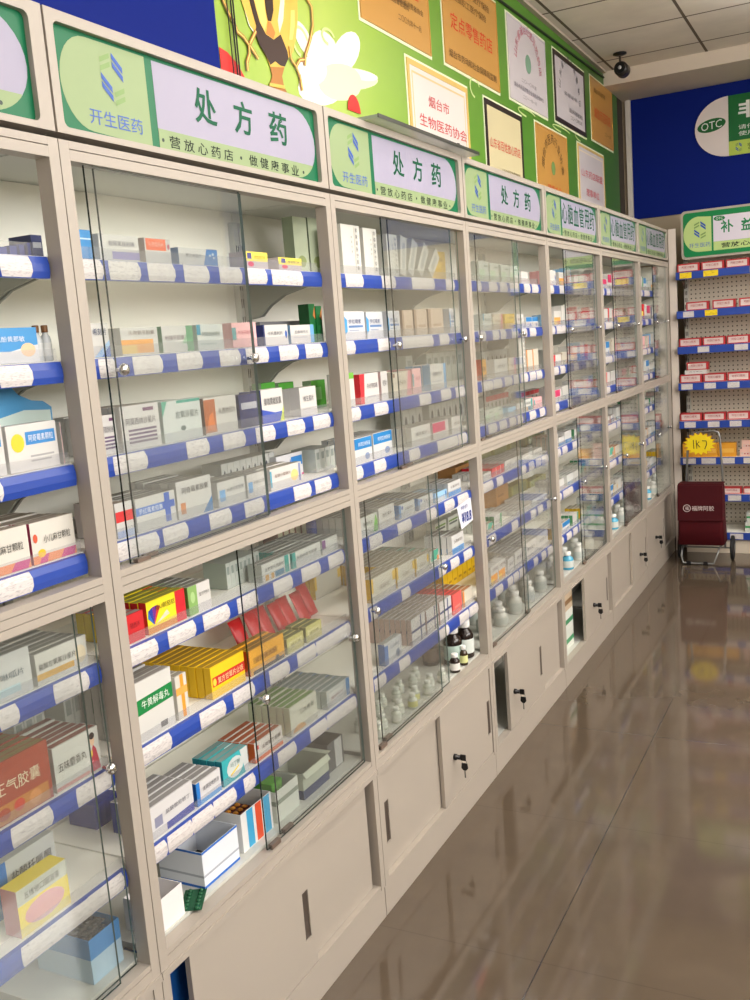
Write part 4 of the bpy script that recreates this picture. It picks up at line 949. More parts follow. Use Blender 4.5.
# rows behind: (cabinet seen through, shelf, y0, width, height, design, how many deep, front x, thickness)
BACK = [
 (2, 0, .83, .20, .105, 'yellowbig', 1, -.10, .04),
 (1, 0, 0.960, 0.059, 0.152, 'greengrey', 1, -0.14, .035),
 (1, 0, 1.024, 0.078, 0.163, 'greengrey', 1, -0.14, .035),
 (1, 0, 1.108, 0.095, 0.166, 'greengrey', 1, -0.14, .035),
 (1, 1, 0.903, 0.227, 0.067, 'greylong', 1, -0.2, .05),
 (1, 1, 1.055, 0.036, 0.110, 'darkgreen', 1, -0.13, .035),
 (1, 1, 1.094, 0.036, 0.104, 'darkgreen', 1, -0.13, .035),
 (1, 2, 0.819, 0.071, 0.094, 'green', 1, -0.16, .03),
 (1, 2, 0.906, 0.081, 0.088, 'green', 1, -0.16, .03),
 (1, 2, 0.997, 0.080, 0.082, 'green', 1, -0.16, .03),
 (1, 2, 1.083, 0.084, 0.082, 'green', 1, -0.16, .03),
 (1, 3, 0.805, 0.138, 0.066, 'triangle', 3, -0.125, .022),
 (0, 0, 0.968, 0.022, 0.028, 'navy', 1, -0.15, .06),
 (0, 0, 0.995, 0.020, 0.031, 'navy', 1, -0.15, .06),
 (0, 0, 1.019, 0.015, 0.034, 'navy', 1, -0.15, .06),
 (0, 0, 1.040, 0.010, 0.039, 'navy', 1, -0.15, .06),
 (0, 0, 1.052, 0.030, 0.055, 'navytall', 1, -0.15, .06),
 (0, 3, 1.066, 0.079, 0.031, 'whiteblue', 1, -0.2, .03),
 (2, 4, 1.217, 0.157, 0.044, 'tan', 1, -0.19, .08),
 (2, 5, 0.998, 0.112, 0.070, 'bandwhite', 1, -0.2, .04),
 (2, 5, 1.131, 0.108, 0.070, 'bandwhite', 1, -0.2, .04),
 (2, 5, 1.261, 0.103, 0.070, 'bandwhite', 1, -0.2, .04),
 (3, 4, 0.535, 0.191, 0.066, 'olive', 1, -0.22, .06),
 (3, 4, 0.753, 0.195, 0.064, 'olive', 1, -0.22, .06),
 (3, 4, 0.977, 0.260, 0.064, 'olive', 1, -0.22, .06),
 (3, 4, 1.269, 0.273, 0.058, 'olive', 1, -0.22, .06),
 (3, 5, 0.702, 0.167, 0.092, 'tan', 1, -0.2, .06),
 (3, 5, 0.971, 0.247, 0.053, 'olive', 1, -0.22, .05),
 (3, 5, 1.251, 0.275, 0.032, 'olive', 1, -0.22, .05),
 (0, 6, 0.711, 0.124, 0.091, 'yelpink', 1, -0.046, .04),
 (0, 6, 0.714, 0.175, 0.105, 'bluelong', 5, -0.13, .022),
]
# upright boxes packed side by side: (cabinet, shelf, y0, count, pitch, height, depth, design, front x)
SIDE = [
 (1, 3, 0.583, 9, 0.0276, 0.079, .06, 'smallend', -0.145),
 (1, 3, 0.901, 6, 0.0278, 0.066, .08, 'smallwhite', -0.09),
 (1, 4, 0.499, 8, 0.0184, 0.065, .07, 'smallwhite', -0.1),
 (1, 4, 0.948, 11, 0.0338, 0.069, .05, 'book', -0.24),
 (0, 5, 0.890, 9, 0.0268, 0.108, .06, 'smallwhite', -0.2),
 (0, 6, 1.071, 5, 0.0155, 0.055, .08, 'navy', -0.2),
 (2, 6, 1.056, 7, 0.0545, 0.090, .06, 'yellowrow', -0.21),
 (2, 2, 0.882, 9, 0.0627, 0.120, .05, 'smallwhite', -0.22),
 (2, 3, 0.776, 10, 0.0603, 0.098, .05, 'smallend', -0.2),
 (3, 3, 0.643, 7, 0.0507, 0.076, .05, 'smallred', -0.2),
 (3, 3, 1.011, 5, 0.0670, 0.062, .05, 'smallred', -0.16),
 (3, 2, 0.609, 8, 0.0577, 0.102, .05, 'smallend', -0.2),
]
THICK = {}
class Carton: pass
BOXES = []
def add_box(c, s, y0, w, h, d, st, xf, row, deep, yaw=0.0, z=None, kind='cab'):
    b = Carton(); b.c = c; b.s = s; b.y = c + y0; b.w = w; b.h = h; b.d = d; b.st = st; b.x = xf; b.row = row; b.deep = deep; b.yaw = yaw
    b.z = (ZS[s] + .0003) if z is None else z; b.kind = kind
    BOXES.append(b); return b
rows = [list(r) for r in ROWS]
STYX = {}
pool_hi = ['whitetext', 'bluelabel', 'tealwhite', 'creampink', 'whiteblue', 'skyside', 'pink', 'yellowtop', 'orangefade', 'redside', 'bluehex', 'greenend', 'magenta', 'whitegreen', 'bluebottom']
pool_lo = ['whitetext', 'bluebottom', 'whitetext', 'yellowcorner', 'tealend', 'creamorange', 'crossline', 'saline', 'greenend', 'coral', 'bluelabel']
for c in range(4, 7):
    rr = random.Random(90 + c)
    for s in range(7):
        y = .05 + rr.random() * .03
        while y < .87:
            w = rr.uniform(.08, .14); w = min(w, .962 - y)
            rows.append([c, s, y, w, rr.uniform(.05, .10) if s < 4 else rr.uniform(.04, .08), rr.choice(pool_hi if s < 4 else pool_lo), 2 if s < 4 else 4])
            y += w + rr.choice([.004, .008, .02, .05])
HMAX = [.15, .17, .17, .125, .115, .165, .165]
order = {}
todo = []
for r in rows:
    c, s, y0, w, h, st, d = r
    y1 = min(y0 + w, .966); y0 = max(y0, .034)
    n = 2 if (c == 3 and y1 - y0 > .165) else 1
    for k in range(n):
        todo.append((c, s, y0 + (y1 - y0) / n * k + .001, (y1 - y0) / n - .002, min(h, HMAX[s]), st, d, None, None))
for r in BACK: todo.append(tuple(r))
todo.sort(key=lambda r: (r[0], r[1], r[2]))
front_of = {}
occupied = {}
for c, s, y0, w, h, st, d, xf, th in todo:
    order[(c, s)] = order.get((c, s), -1) + 1
    rr = random.Random(int(c * 1000 + s * 100 + y0 * 977))
    if th is None:
        th = .032 if s < 3 else .0225
        th = min(th, .245 / max(d, 1))
        xf = -.046
        if s < 3: th = min(.05, th * 1.4) if d == 1 else th
    gap = .0006 if d < 3 else .0028
    th -= gap if d >= 3 else 0
    for k in range(d):
        x = xf - k * (th + gap)
        if x - th < -.303: break
        occupied.setdefault((c, s), []).append((y0, y0 + w, x - th, x))
        sh = 0 if d < 3 else rr.uniform(-.0012, .0012) * (k > 0)
        hh = h * (1.0 if k == 0 else rr.uniform(.965, 1.0))
        add_box(c, s, y0 + sh + .0012, w - .0024, hh, th, st, x, order[(c, s)], k)
for c, s, y0, n, p, h, d, st, xf in SIDE:
    order[(c, s)] = order.get((c, s), -1) + 1
    for k in range(n):
        a = y0 + k * p
        bx = add_box(c, s, a, p * .93, h, d, st, xf, order[(c, s)], 0); bx.side = k
# drop cartons of a row that would stand inside one of the back rows
def clash(a, b):
    return not (a.y + a.w < b.y + .0003 or b.y + b.w < a.y + .0003 or a.x < b.x - b.d + .0003 or b.x < a.x - a.d + .0003 or a.z + a.h < b.z + .0003 or b.z + b.h < a.z + .0003)
keep = []
by = {5: [], 2: []}
for c_, s_, y0_, w_, x_, d_ in ((1, 5, .60, .62, -.13, .10), (0, 2, .70, .36, -.122, .008)):   # room for the red bags and the display card
    q = Carton(); q.y = c_ + y0_; q.w = w_; q.x = x_; q.d = d_; q.z = ZS[s_]; q.h = .2; by[s_].append(q)
for b in sorted(BOXES, key=lambda q: q.deep):
    if b.x - b.d < -.17 and b.h > .075 and any(b.y < n + .011 and b.y + b.w > n - .011 for n in range(8)): continue   # a bracket hangs there
    l = by.setdefault(b.s, [])
    if any(clash(b, o) for o in l): continue
    l.append(b); keep.append(b)
BOXES = keep
# cartons on the far gondola: the front faces -y there
GZ = [2.03, 1.755, 1.50, 1.237, .958, .69, .415, .13]      # strip centres
GOND = []
def gbox(s, x0, w, h, st, z=None, yf=6.985, d=.07):
    b = Carton(); b.kind = 'gond'; b.c = 9; b.s = s; b.x0 = x0; b.w = w; b.h = h; b.d = d; b.st = st; b.yf = yf; b.z = (GZ[s] + .0275) if z is None else z; b.deep = 0; b.row = len([g for g in GOND if g.s == s]); GOND.append(b)
for s, x0, hs in ((0, .066, .058), (1, .122, .06), (2, .066, .058), (3, .066, .06), (4, .060, .055)):
    for k in range(6):
        if s == 1 and k == 5: continue
        gbox(s, x0 + k * (.165 if s != 1 else .18) + (.0 if s else .001 * k), .155, hs, 'redcarton')
gbox(3, .10, .155, .03, 'whitetext', GZ[3] + .0275 + .0603); gbox(3, .115, .15, .055, 'redcarton', GZ[3] + .0275 + .0908)
for k in range(3): gbox(5, .075 + k * .125, .12, .10, 'orangecarton', None, 6.97)
gbox(5, .47, .10, .055, 'palecarton'); gbox(5, .485, .09, .06, 'palecarton', GZ[5] + .0275 + .0553); gbox(5, .60, .10, .07, 'orangecarton')
for k in range(4): gbox(6, .35 + k * .14, .13, .045, 'redcarton')
for k in range(3): gbox(7, .50 + k * .15, .14, .075, 'whitegreenb')
for k in range(3): gbox(7, .51 + k * .15, .13, .07, 'whitegreenb', GZ[7] + .0275 + .0753)

# which cartons show, and how large: rays from the camera against cartons, rails and posts
def cuboid(x0, x1, y0, y1, z0, z1):
    return [(x0, y0, z0), (x1, y0, z0), (x1, y1, z0), (x0, y1, z0), (x0, y0, z1), (x1, y0, z1), (x1, y1, z1), (x0, y1, z1)]
CF = [(0, 3, 2, 1), (4, 5, 6, 7), (0, 1, 5, 4), (1, 2, 6, 5), (2, 3, 7, 6), (3, 0, 4, 7)]
vs, fs, owner = [], [], []
def solid(o, *a):
    n = len(vs); vs.extend(cuboid(*a))
    for f in CF: fs.append(tuple(n + i for i in f)); owner.append(o)
for i, b in enumerate(BOXES): solid(i, b.x - b.d, b.x, b.y, b.y + b.w, b.z, b.z + b.h)
for i, b in enumerate(GOND): solid(len(BOXES) + i, b.x0, b.x0 + b.w, b.yf, b.yf + b.d, b.z, b.z + b.h)
for c in range(7):
    solid(-1, -.034, 0, c - .026, c + .026, 0, 2.37); solid(-1, -.034, 0, c, c + 1, 1.285, 1.333); solid(-1, -.034, 0, c, c + 1, 0, .514); solid(-1, -.34, -.32, c, c + 1, 0, 2.4)
    for z in ZC: solid(-1, -.043, -.029, c + .03, c + .97, z - .02, z + .02); solid(-1, -.3, -.043, c + .03, c + .97, z + .005, z + .02)
    solid(-1, -.12, 0, c, c + 1, 2.11, 2.37)
bvh = BVHTree.FromPolygons([Vector(v) for v in vs], fs)
seen = {}
Fpx = 965.64
for py in range(0, 1000, 3):
    for px in range(0, 750, 3):
        d = FWD + RIGHT * ((px + 1.5 - 375) / Fpx) - UP * ((py + 1.5 - 500) / Fpx)
        h = bvh.ray_cast(CAM_LOC, d.normalized())
        if h[2] is not None and owner[h[2]] >= 0: seen[owner[h[2]]] = seen.get(owner[h[2]], 0) + 1
ALLB = BOXES + GOND
rank = sorted(range(len(ALLB)), key=lambda i: -seen.get(i, 0))
own = [i for i in rank if seen.get(i, 0) >= 2][:296]
ownset = set(own)

def local_face(st, w, h, d, text, mb=None):
    """carton with its front at x = 0, standing on z = 0, from y = 0 to y = w; returns (mesh builder, print rect list)"""
    look, base, ex, prints, txt = STY[st]
    mb = MB()
    bm = mat(paper(base), 0.42, 0, 0.45)
    mb.box((-d, 0, 0), (0, w, h), bm, end=mat(paper(ex['end']), 0.45) if 'end' in ex else bm)
    if 'top' in ex:     # top face: some print, mostly shade of the shelf above painted in; paper-coloured margin
        mb.raw([(-.0035, .002, h + .0002), (-.0035, w - .002, h + .0002), (-d + .001, w - .002, h + .0002), (-d + .001, .002, h + .0002)], [(0, 1, 2, 3)], mat(paper(ex['top']), 0.45, 0, 0.45))
    for k, p in enumerate(prints):
        m = mat(paper(p[-1]), 0.42, 0, 0.45); x = .0002 + .00012 * k
        if p[0] == 'r': pts = [(p[1], p[2]), (p[3], p[2]), (p[3], p[4]), (p[1], p[4])]
        elif p[0] == 'e': pts = ell(p[1], p[2], p[3], p[4], 14)
        else: pts = p[1]
        pts = [(min(max(a, 0.0), 1.0), min(max(b, 0.0), 1.0)) for a, b in pts]
        tris = tessellate_polygon([[Vector((a, b, 0)) for a, b in pts]])
        mb.raw([(x, a * w, b * h) for a, b in pts], [t if (Vector(pts[t[1]]) - Vector(pts[t[0]])).cross(Vector(pts[t[2]]) - Vector(pts[t[0]])) > 0 else t[::-1] for t in tris], m)
    return mb
MESHES = {}
def ordinal(n): return ORD[n] if n < len(ORD) else 'later'
SHN = ['top shelf', 'second shelf', 'third shelf', 'fourth shelf', 'fifth shelf', 'sixth shelf', 'seventh shelf']
GSN = ['top', 'second', 'third', 'fourth', 'fifth', 'sixth', 'seventh', 'lowest']
rest = MB()
def place(b):
    if b.kind == 'gond': return Matrix.Translation((b.x0, b.yf, b.z)) @ Matrix.Rotation(math.radians(-90), 4, 'Z')
    return Matrix.Translation((b.x, b.y, b.z))
used_labels = set()
for i, b in enumerate(ALLB):
    look, base, ex, prints, txt = STY[b.st]
    if i not in ownset:
        f = local_face(b.st, b.w, b.h, b.d, False); Mx = place(b); off = len(rest.v)
        rest.v += [tuple(Mx @ Vector(v)) for v in f.v]
        for q, mi_, s_ in zip(f.f, f.m, f.s):
            rest.f.append(tuple(off + k for k in q)); rest.m.append(rest.mi(f.mats[mi_])); rest.s.append(s_)
        continue
    key = (b.st, round(b.w, 3), round(b.h, 3), round(b.d, 4))
    if key not in MESHES:
        MESHES[key] = local_face(b.st, b.w, b.h, b.d, True).mesh('medicine_box')
        if txt and b.deep == 0:
            pass
    o = bpy.data.objects.new('medicine_box', MESHES[key]); COL.objects.link(o); o.matrix_world = place(b)
    if b.kind == 'gond':
        lab = f"{look}, {ordinal(b.row)} on the {GSN[b.s]} shelf, far pegboard rack"
        grp = 'cartons on the far pegboard rack'
    else:
        if hasattr(b, 'side'): pos = f"{ordinal(b.side)} in packed {ordinal(b.row)} row"
        elif b.deep == 0: pos = f"{ordinal(b.row)} row front"
        else: pos = f"{ordinal(b.row)} row, {ordinal(b.deep)} deep"
        lab = f"{look}, {pos}, {SHN[b.s]}, {CN[b.c]}"
        if len(lab.replace('-', '').split()) > 16: lab = f"{look}, {pos}, {SHN[b.s].replace(' shelf', '')}, {CN[b.c]}"
        if len(lab.split()) > 16: lab = lab.replace(' cabinet', '')
        grp = f"cartons on the {SHN[b.s]} of the {CN[b.c]}"
    tag(o, lab, 'box', grp)
    if txt and b.deep == 0 and (b.c <= 3 or b.kind == 'gond'):
        k2 = ('lettering',) + key
        if k2 not in MESHES:
            m_ = MB(); s_, cs, ct, ww, hh, col = txt
            put_text(m_, s_, (.0016, b.w * cs, b.h * ct), RY, UZ, b.w * ww, b.h * hh, mat(col, 0.5))
            MESHES[k2] = m_.mesh('lettering')
        l = bpy.data.objects.new('lettering', MESHES[k2]); COL.objects.link(l); l.parent = o
    if b.st == 'talltext' and b.c <= 3:
        m_ = MB()
        for q, ch in enumerate('降糖通脉宁胶囊'):
            put_text(m_, ch, (.0016, b.w * .8, b.h * (.9 - q * .13)), RY, UZ, .012, .012, mat('#4a4a4e', 0.5))
        for q, ch in enumerate('中药保护'):
            put_text(m_, ch, (.0016, b.w * .52, b.h * (.75 - q * .1)), RY, UZ, .007, .008, mat('#6a6a6e', 0.5))
        l = bpy.data.objects.new('lettering', m_.mesh('lettering')); COL.objects.link(l); l.parent = o
r_ = rest.build('medicine_boxes'); r_['kind'] = 'stuff'; r_['label'] = 'remaining small cartons standing in the deep rows of all the cabinets'; r_['category'] = 'boxes'
print('CARTONS', len(ALLB), 'own', len(own), 'shown', len(seen))

# ------------------------------------------------------------------ things on the cabinet floors
FZ = .5203
def open_carton(x0, x1, y0, y1, h, label, out, inn, stripes=None, flap=0.0, yaw=0.0):
    c = Vector(((x0 + x1) / 2, (y0 + y1) / 2, FZ))
    t = thing('open_carton', label, 'open box', tuple(c), 'open cartons on the cabinet floors')
    th = .0015
    o = mat(out, 0.45); n = mat(inn, 0.6)
    mb = MB()
    mb.prism([(x0, y0), (x1, y0), (x1, y1), (x0, y1)], 'z', FZ, FZ + h, o, holes=[[(x0 + th, y0 + th), (x0 + th, y1 - th), (x1 - th, y1 - th), (x1 - th, y0 + th)]])
    mb.box((x0 + th, y0 + th, FZ), (x1 - th, y1 - th, FZ + .0015), n)
    for s in stripes or ():
        kind, a, b, col = s
        m = mat(col, 0.45)
        if kind == 'v': mb.raw([(x1 + .0003, y0 + (y1 - y0) * a, FZ + .002), (x1 + .0003, y0 + (y1 - y0) * b, FZ + .002), (x1 + .0003, y0 + (y1 - y0) * b, FZ + h - .001), (x1 + .0003, y0 + (y1 - y0) * a, FZ + h - .001)], [(0, 1, 2, 3)], m)
        else:
            mb.raw([(x1 + .0003, y0, FZ + h * a), (x1 + .0003, y1, FZ + h * a), (x1 + .0003, y1, FZ + h * b), (x1 + .0003, y0, FZ + h * b)], [(0, 1, 2, 3)], m)
            mb.raw([(x0, y0 - .0003, FZ + h * a), (x1, y0 - .0003, FZ + h * a), (x1, y0 - .0003, FZ + h * b), (x0, y0 - .0003, FZ + h * b)], [(0, 1, 2, 3)], m)
    mb.build('carton_tray', t)
    if flap:
        MB().box((x0 + .002, y1, FZ + h - .0015), (x1 - .002, y1 + flap, FZ + h), o).build('flap', t)
        MB().prism([(x1, FZ + h), (x1 + .0015, FZ + h), (x1 + flap * .5, FZ + h - flap * .7), (x1 + flap * .5 - .0015, FZ + h - flap * .7)], 'y', y0 + .002, y1 - .002, o).build('flap', t)
    t.rotation_euler.z = yaw
    return t
def blister(c, l, w, col, pill, label, yaw=0.0, tilt=0.0, up=False, n=(5, 2), grp=None):
    mb = MB(); a = mat(col, 0.25, .5); p = mat(pill, 0.2)
    mb.box((-w / 2, -l / 2, 0), (w / 2, l / 2, .0012), a)
    for i in range(n[0]):
        for j in range(n[1]):
            y = -l / 2 + l * (i + .5) / n[0]; x = -w / 2 + w * (j + .5) / n[1]; r = min(l / n[0], w / n[1]) * .40
            mb.lathe([(r, .0012), (r * .9, .004), (r * .5, .0058), (.0001, .006)], (x, y, 0), p, 10)
    o = bpy.data.objects.new('blister_pack', mb.mesh('blister_pack')); COL.objects.link(o)
    o.matrix_world = Matrix.Translation(c) @ Matrix.Rotation(yaw, 4, 'Z') @ Matrix.Rotation(tilt, 4, 'Y')
    return tag(o, label, 'blister pack', grp or 'blister packs on the cabinet floors')
open_carton(-.125, -.040, 1.045, 1.14, .075, 'white open carton with torn front on the floor of the first full cabinet', '#e9e6e6', '#8d8a86', None, 0)
open_carton(-.185, -.055, 1.235, 1.375, .090, 'white open carton with bright blue edges beside a green blister pack', '#dfe4ec', '#3a3937', [('h', .94, 1.0, '#2569c4'), ('h', 0, .07, '#2569c4'), ('h', .3, .36, '#a9b0bc')], 0)
open_carton(-.19, -.060, 1.40, 1.535, .100, 'open carton with blue and red vertical stripes holding brown blister packs', '#dedfdf', '#4a4643', [('v', .18, .38, '#3fa0cf'), ('v', .46, .66, '#d8502e'), ('v', .74, .94, '#3fa0cf')], 0)
open_carton(-.19, -.060, 1.555, 1.665, .085, 'white open carton holding a green box, behind the two glass edges', '#d6dad2', '#6c7068', [('h', .55, .7, '#8a9488')], 0)
open_carton(-.20, -.060, 1.69, 1.83, .075, 'pale open carton with navy foot and folded flap, first full cabinet floor', '#b9bfae', '#55594e', [('h', 0, .35, '#3a4466')], .02)
open_carton(-.20, -.075, 1.855, 1.945, .085, 'dark grey carton with pale label at the far end of the floor', '#5a5a5c', '#3a3a3c', [('v', .45, .9, '#b9bab8')], 0)
open_carton(-.21, -.060, .875, .962, .095, 'sky blue open carton full of blister packs, cut-off cabinet floor', '#3f86c4', '#3a3c40', [('h', 0, .55, '#a9c6da')], 0)
open_carton(-.17, -.050, .615, .735, .060, 'pale open carton holding a heap of dark blister packs, cut-off cabinet', '#cfcbbb', '#4a463f', None, 0)
blister((-.055, 1.19, FZ), .085, .05, '#2f6a4a', '#1f5a3a', 'dark green blister pack lying on the floor beside the blue-edged carton', .5, 0, n=(6, 2))
for k in range(5):
    blister((-.125 + .004 * (k % 2), 1.4675, FZ + .012 + .012 * k), .10, .07, '#6d2f24', '#c8842e' if k == 4 else '#a5482e', f'brown blister pack in the striped open carton, {ORD[4 - k]} from the top', .15 * (k % 3 - 1), 0, n=(5, 3), grp='brown blister packs in the striped carton')
for k in range(4):
    blister((-.11, .675, FZ + .01 + .012 * k), .09, .06, '#6a655c', '#3c3a38', f'dark blister pack in the pale open carton, {ORD[3 - k]} from the top', .2 * (k % 3 - 1), 0, n=(5, 3), grp='dark blister packs in the pale carton')
for k in range(4):
    blister((-.135, .918, FZ + .06 + .010 * k), .062, .10, '#8b8d8c', '#3f4247', f'grey blister pack in the sky blue open carton, {ORD[3 - k]} from the top', .1 * (k % 2), 0, n=(4, 5), grp='grey blister packs in the sky blue carton')
g = MB().box((-.15, 1.585, FZ + .002), (-.09, 1.635, FZ + .088), mat('#5aa23a', 0.45)).build('medicine_box'); tag(g, 'bright green box standing in the white open carton on the cabinet floor', 'box')

# bottles
def bottle(x, y, r, h, glass, cap, label_col, label, z=FZ, grp=None, parts=True):
    key = ('bottle', round(r, 4), round(h, 4), glass, cap, label_col)
    o = bpy.data.objects.new('medicine_bottle', None); COL.objects.link(o); o.location = (x, y, z); o.empty_display_size = .02
    tag(o, label, 'bottle', grp)
    if key not in MESHES:
        g_ = mat(glass, 0.18, 0, 0.6)
        b = MB().lathe([(r * .9, 0), (r, r * .12), (r, h * .58), (r * .85, h * .68), (r * .52, h * .75), (r * .5, h * .8)], (0, 0, 0), g_, 18)
        c_ = MB().lathe([(r * .62, h * .80), (r * .64, h * .81), (r * .64, h * .985), (r * .56, h)], (0, 0, 0), mat(cap, 0.4), 18)
        l_ = MB().lathe([(r * 1.012, h * .14), (r * 1.015, h * .15), (r * 1.015, h * .50), (r * 1.012, h * .51)], (0, 0, 0), mat(label_col, 0.5), 18)
        MESHES[key] = (b.mesh('bottle_body'), c_.mesh('cap'), l_.mesh('paper_label'))
    for nm, me in zip(('bottle_body', 'cap', 'paper_label'), MESHES[key]):
        q = bpy.data.objects.new(nm, me); COL.objects.link(q); q.parent = o
    return o
bottle(-.085, 2.83, .036, .150, '#1d0f0c', '#e6e4e2', '#b9cfc6', 'brown glass bottle with pale green label on the floor of the second full cabinet')
bottle(-.070, 2.915, .034, .148, '#1d0f0c', '#e6e4e2', '#d5dcd8', 'tall brown glass bottle with white label and white cap at the cabinet post')
bottle(-.145, 2.955, .034, .148, '#1d0f0c', '#e6e4e2', '#d5dcd8', 'brown glass bottle half hidden behind the tall one at the post')
bottle(-.165, 2.80, .032, .13, '#140b0a', '#2a2020', '#5a4a40', 'black-capped brown bottle in the shadow behind the small bottles')
bottle(-.045, 2.745, .019, .070, '#2a1a12', '#ecebe8', '#e9e6e0', 'small brown bottle with white label standing before the tall brown bottles')
bottle(-.042, 2.825, .0155, .075, '#3a2a14', '#ecebe8', '#d8dc9a', 'small brown bottle with pale yellow label in front of the tall ones')
rb = random.Random(3)
for k in range(9):
    bottle(-.05 - .02 * (k % 2), 2.13 + .063 * k, .0165, .052, '#c4c9bc', '#e2e4dd', '#c9c97e' if k in (4, 5) else '#d6d8cf', f'small white-capped vial on the floor of the second full cabinet, {ORD[k]} of the first line', grp='vials on the second cabinet floor')
for k in range(8):
    bottle(-.13 - .02 * (k % 2), 2.15 + .068 * k, .0165, .052, '#bfc5b8', '#d9dcd4', '#cfd2c8', f'small white-capped vial on the floor of the second full cabinet, {ORD[k]} of the second line', grp='vials on the second cabinet floor')
for k in range(9):
    bottle(-.070 - .045 * (k % 2), 3.14 + .092 * k, .030, .10 if k > 3 else .075, '#c9cac3', '#dededa', '#b5bbb5', f'white plastic pill bottle on the floor of the third full cabinet, {ORD[k]} from near', grp='pill bottles on the third cabinet floor')
for k in range(6):
    bottle(-.20, 3.2 + .12 * k, .030, .10, '#c4c5be', '#d8d8d4', '#b0b7b0', f'white plastic pill bottle in the rear line, third full cabinet floor, {ORD[k]} from near', grp='pill bottles on the third cabinet floor')
for c in (4, 5, 6):
    for k in range(8):
        bottle(-.06 - .05 * (k % 2), c + .10 + .105 * k, .030, .09, '#dcdcd6' if k != 2 else '#4fa6c9', '#eeeeea', '#c6cdc9', f'white pill bottle on the floor of the {CN[c]}, {ORD[k]} from near', grp=f'pill bottles on the floor of the {CN[c]}')

# blue display card and the price notice, thin tall pairs of ampoules
t = thing('display_card', 'blue wavy cardboard display card standing behind cartons in the cut-off cabinet', 'display card', (-.125, .87, ZS[2]))
pts = [(0.755, ZS[2]), (1.020, ZS[2]), (1.025, ZS[2] + .105), (1.005, ZS[2] + .118), (0.975, ZS[2] + .122), (0.945, ZS[2] + .135), (0.920, ZS[2] + .162), (0.885, ZS[2] + .178), (0.845, ZS[2] + .172), (0.815, ZS[2] + .15), (0.755, ZS[2] + .14)]
MB().prism(pts, 'x', -.127, -.125, mat('#4f97c8', 0.45)).build('card', t)
MB().prism([(0.755, ZS[2] + .001), (1.020, ZS[2] + .001), (1.020, ZS[2] + .10), (0.955, ZS[2] + .105), (0.895, ZS[2] + .095), (0.755, ZS[2] + .10)], 'x', -.1248, -.1243, mat('#c9dbd4', 0.45)).build('snow_print', t)
MB().prism(ell(0.865, ZS[2] + .125, .02, .02, 16), 'x', -.1248, -.1243, mat('#ecc531', 0.45)).build('yellow_disc', t)
t = thing('price_notice', 'white paper notice with blue figures hanging under the fifth shelf of the second cabinet', 'notice', (-.027, 2.90, 1.09))
nm = MB(); nz0 = 1.122
nm.raw([(-.0272, 2.815, nz0), (-.0272, 2.955, nz0 + .012), (-.0240, 2.960, nz0 - .075), (-.0240, 2.842, nz0 - .088), (-.0276, 2.815, nz0), (-.0276, 2.955, nz0 + .012), (-.0244, 2.960, nz0 - .075), (-.0244, 2.842, nz0 - .088)], [(0, 3, 2, 1), (4, 5, 6, 7), (0, 1, 5, 4), (1, 2, 6, 5), (2, 3, 7, 6), (3, 0, 4, 7)], mat('#dfe0ea', 0.5)); nm.build('paper', t)
words(t, '特价', (-.0255, 2.885, nz0 - .012), RY, UZ, .07, .015, mat('#2a3f8c', 0.5)); words(t, '¥18.8', (-.0236, 2.898, nz0 - .05), RY, UZ, .095, .04, mat('#2a3f8c', 0.5), 0.03)
for k in range(2):
    bottle(-.066, .952 + .022 * k, .0098, .066, '#ccd2d4', '#7a5230', '#d9dcda', f'thin ampoule bottle with brown cap on the second shelf of the cut-off cabinet, {ORD[k]}', z=ZS[1] + .0003, grp='ampoules in the cut-off cabinet')
# red and blue tall bottle at the end of the fifth shelf, red plastic bags below
bottle(-.20, 2.08, .016, .10, '#2b3c86', '#d0264a', '#3c4a90', 'slim blue bottle with red cap at the end of the fifth shelf', z=ZS[4] + .0003)
rr = random.Random(12)
for k in range(7):
    # flat pouch leaning back: pinched top edge, belly in the middle
    cy = 1.645 + .058 * k; cx = -.165 + .010 * (k % 2); w, hgt, th = .056, .092 + rr.uniform(-.006, .006), .014
    lean = math.radians(24); vs_ = []; fs_ = []; n = 7
    for side in (1, -1):
        for a in range(n):
            for b_ in range(n):
                u = a / (n - 1); v = b_ / (n - 1) - .5
                belly = th * (1 - (2 * v) ** 4) * (1 - u ** 2.2) * .5 + .0006
                x = side * belly + rr.uniform(-.0012, .0012) * (0 < a < n - 1); z = u * hgt
                vs_.append((cx + x * math.cos(lean) - z * math.sin(lean), cy + v * w * (1 - .06 * (1 - u)), ZS[5] + .0042 + z * math.cos(lean) + x * math.sin(lean) * 1.0))
    for s_ in (0, 1):
        for a in range(n - 1):
            for b_ in range(n - 1):
                q = (s_ * n * n + a * n + b_, s_ * n * n + (a + 1) * n + b_, s_ * n * n + (a + 1) * n + b_ + 1, s_ * n * n + a * n + b_ + 1)
                fs_.append(q if s_ else q[::-1])
    rim = [a * n for a in range(n)] + [(n - 1) * n + b_ for b_ in range(1, n)] + [a * n + n - 1 for a in range(n - 2, -1, -1)] + [b_ for b_ in range(n - 2, 0, -1)]
    for q in range(len(rim)):
        a_, c_ = rim[q], rim[(q + 1) % len(rim)]
        fs_.append((a_, c_, n * n + c_, n * n + a_))
    mb = MB(); mb.raw(vs_, fs_, mat('#c4262a', 0.3), True)
    o = mb.build('plastic_pouch'); tag(o, f'red flat medicine pouch on the sixth shelf of the first full cabinet, {ORD[k]} from near', 'pouch', 'red pouches on the sixth shelf')
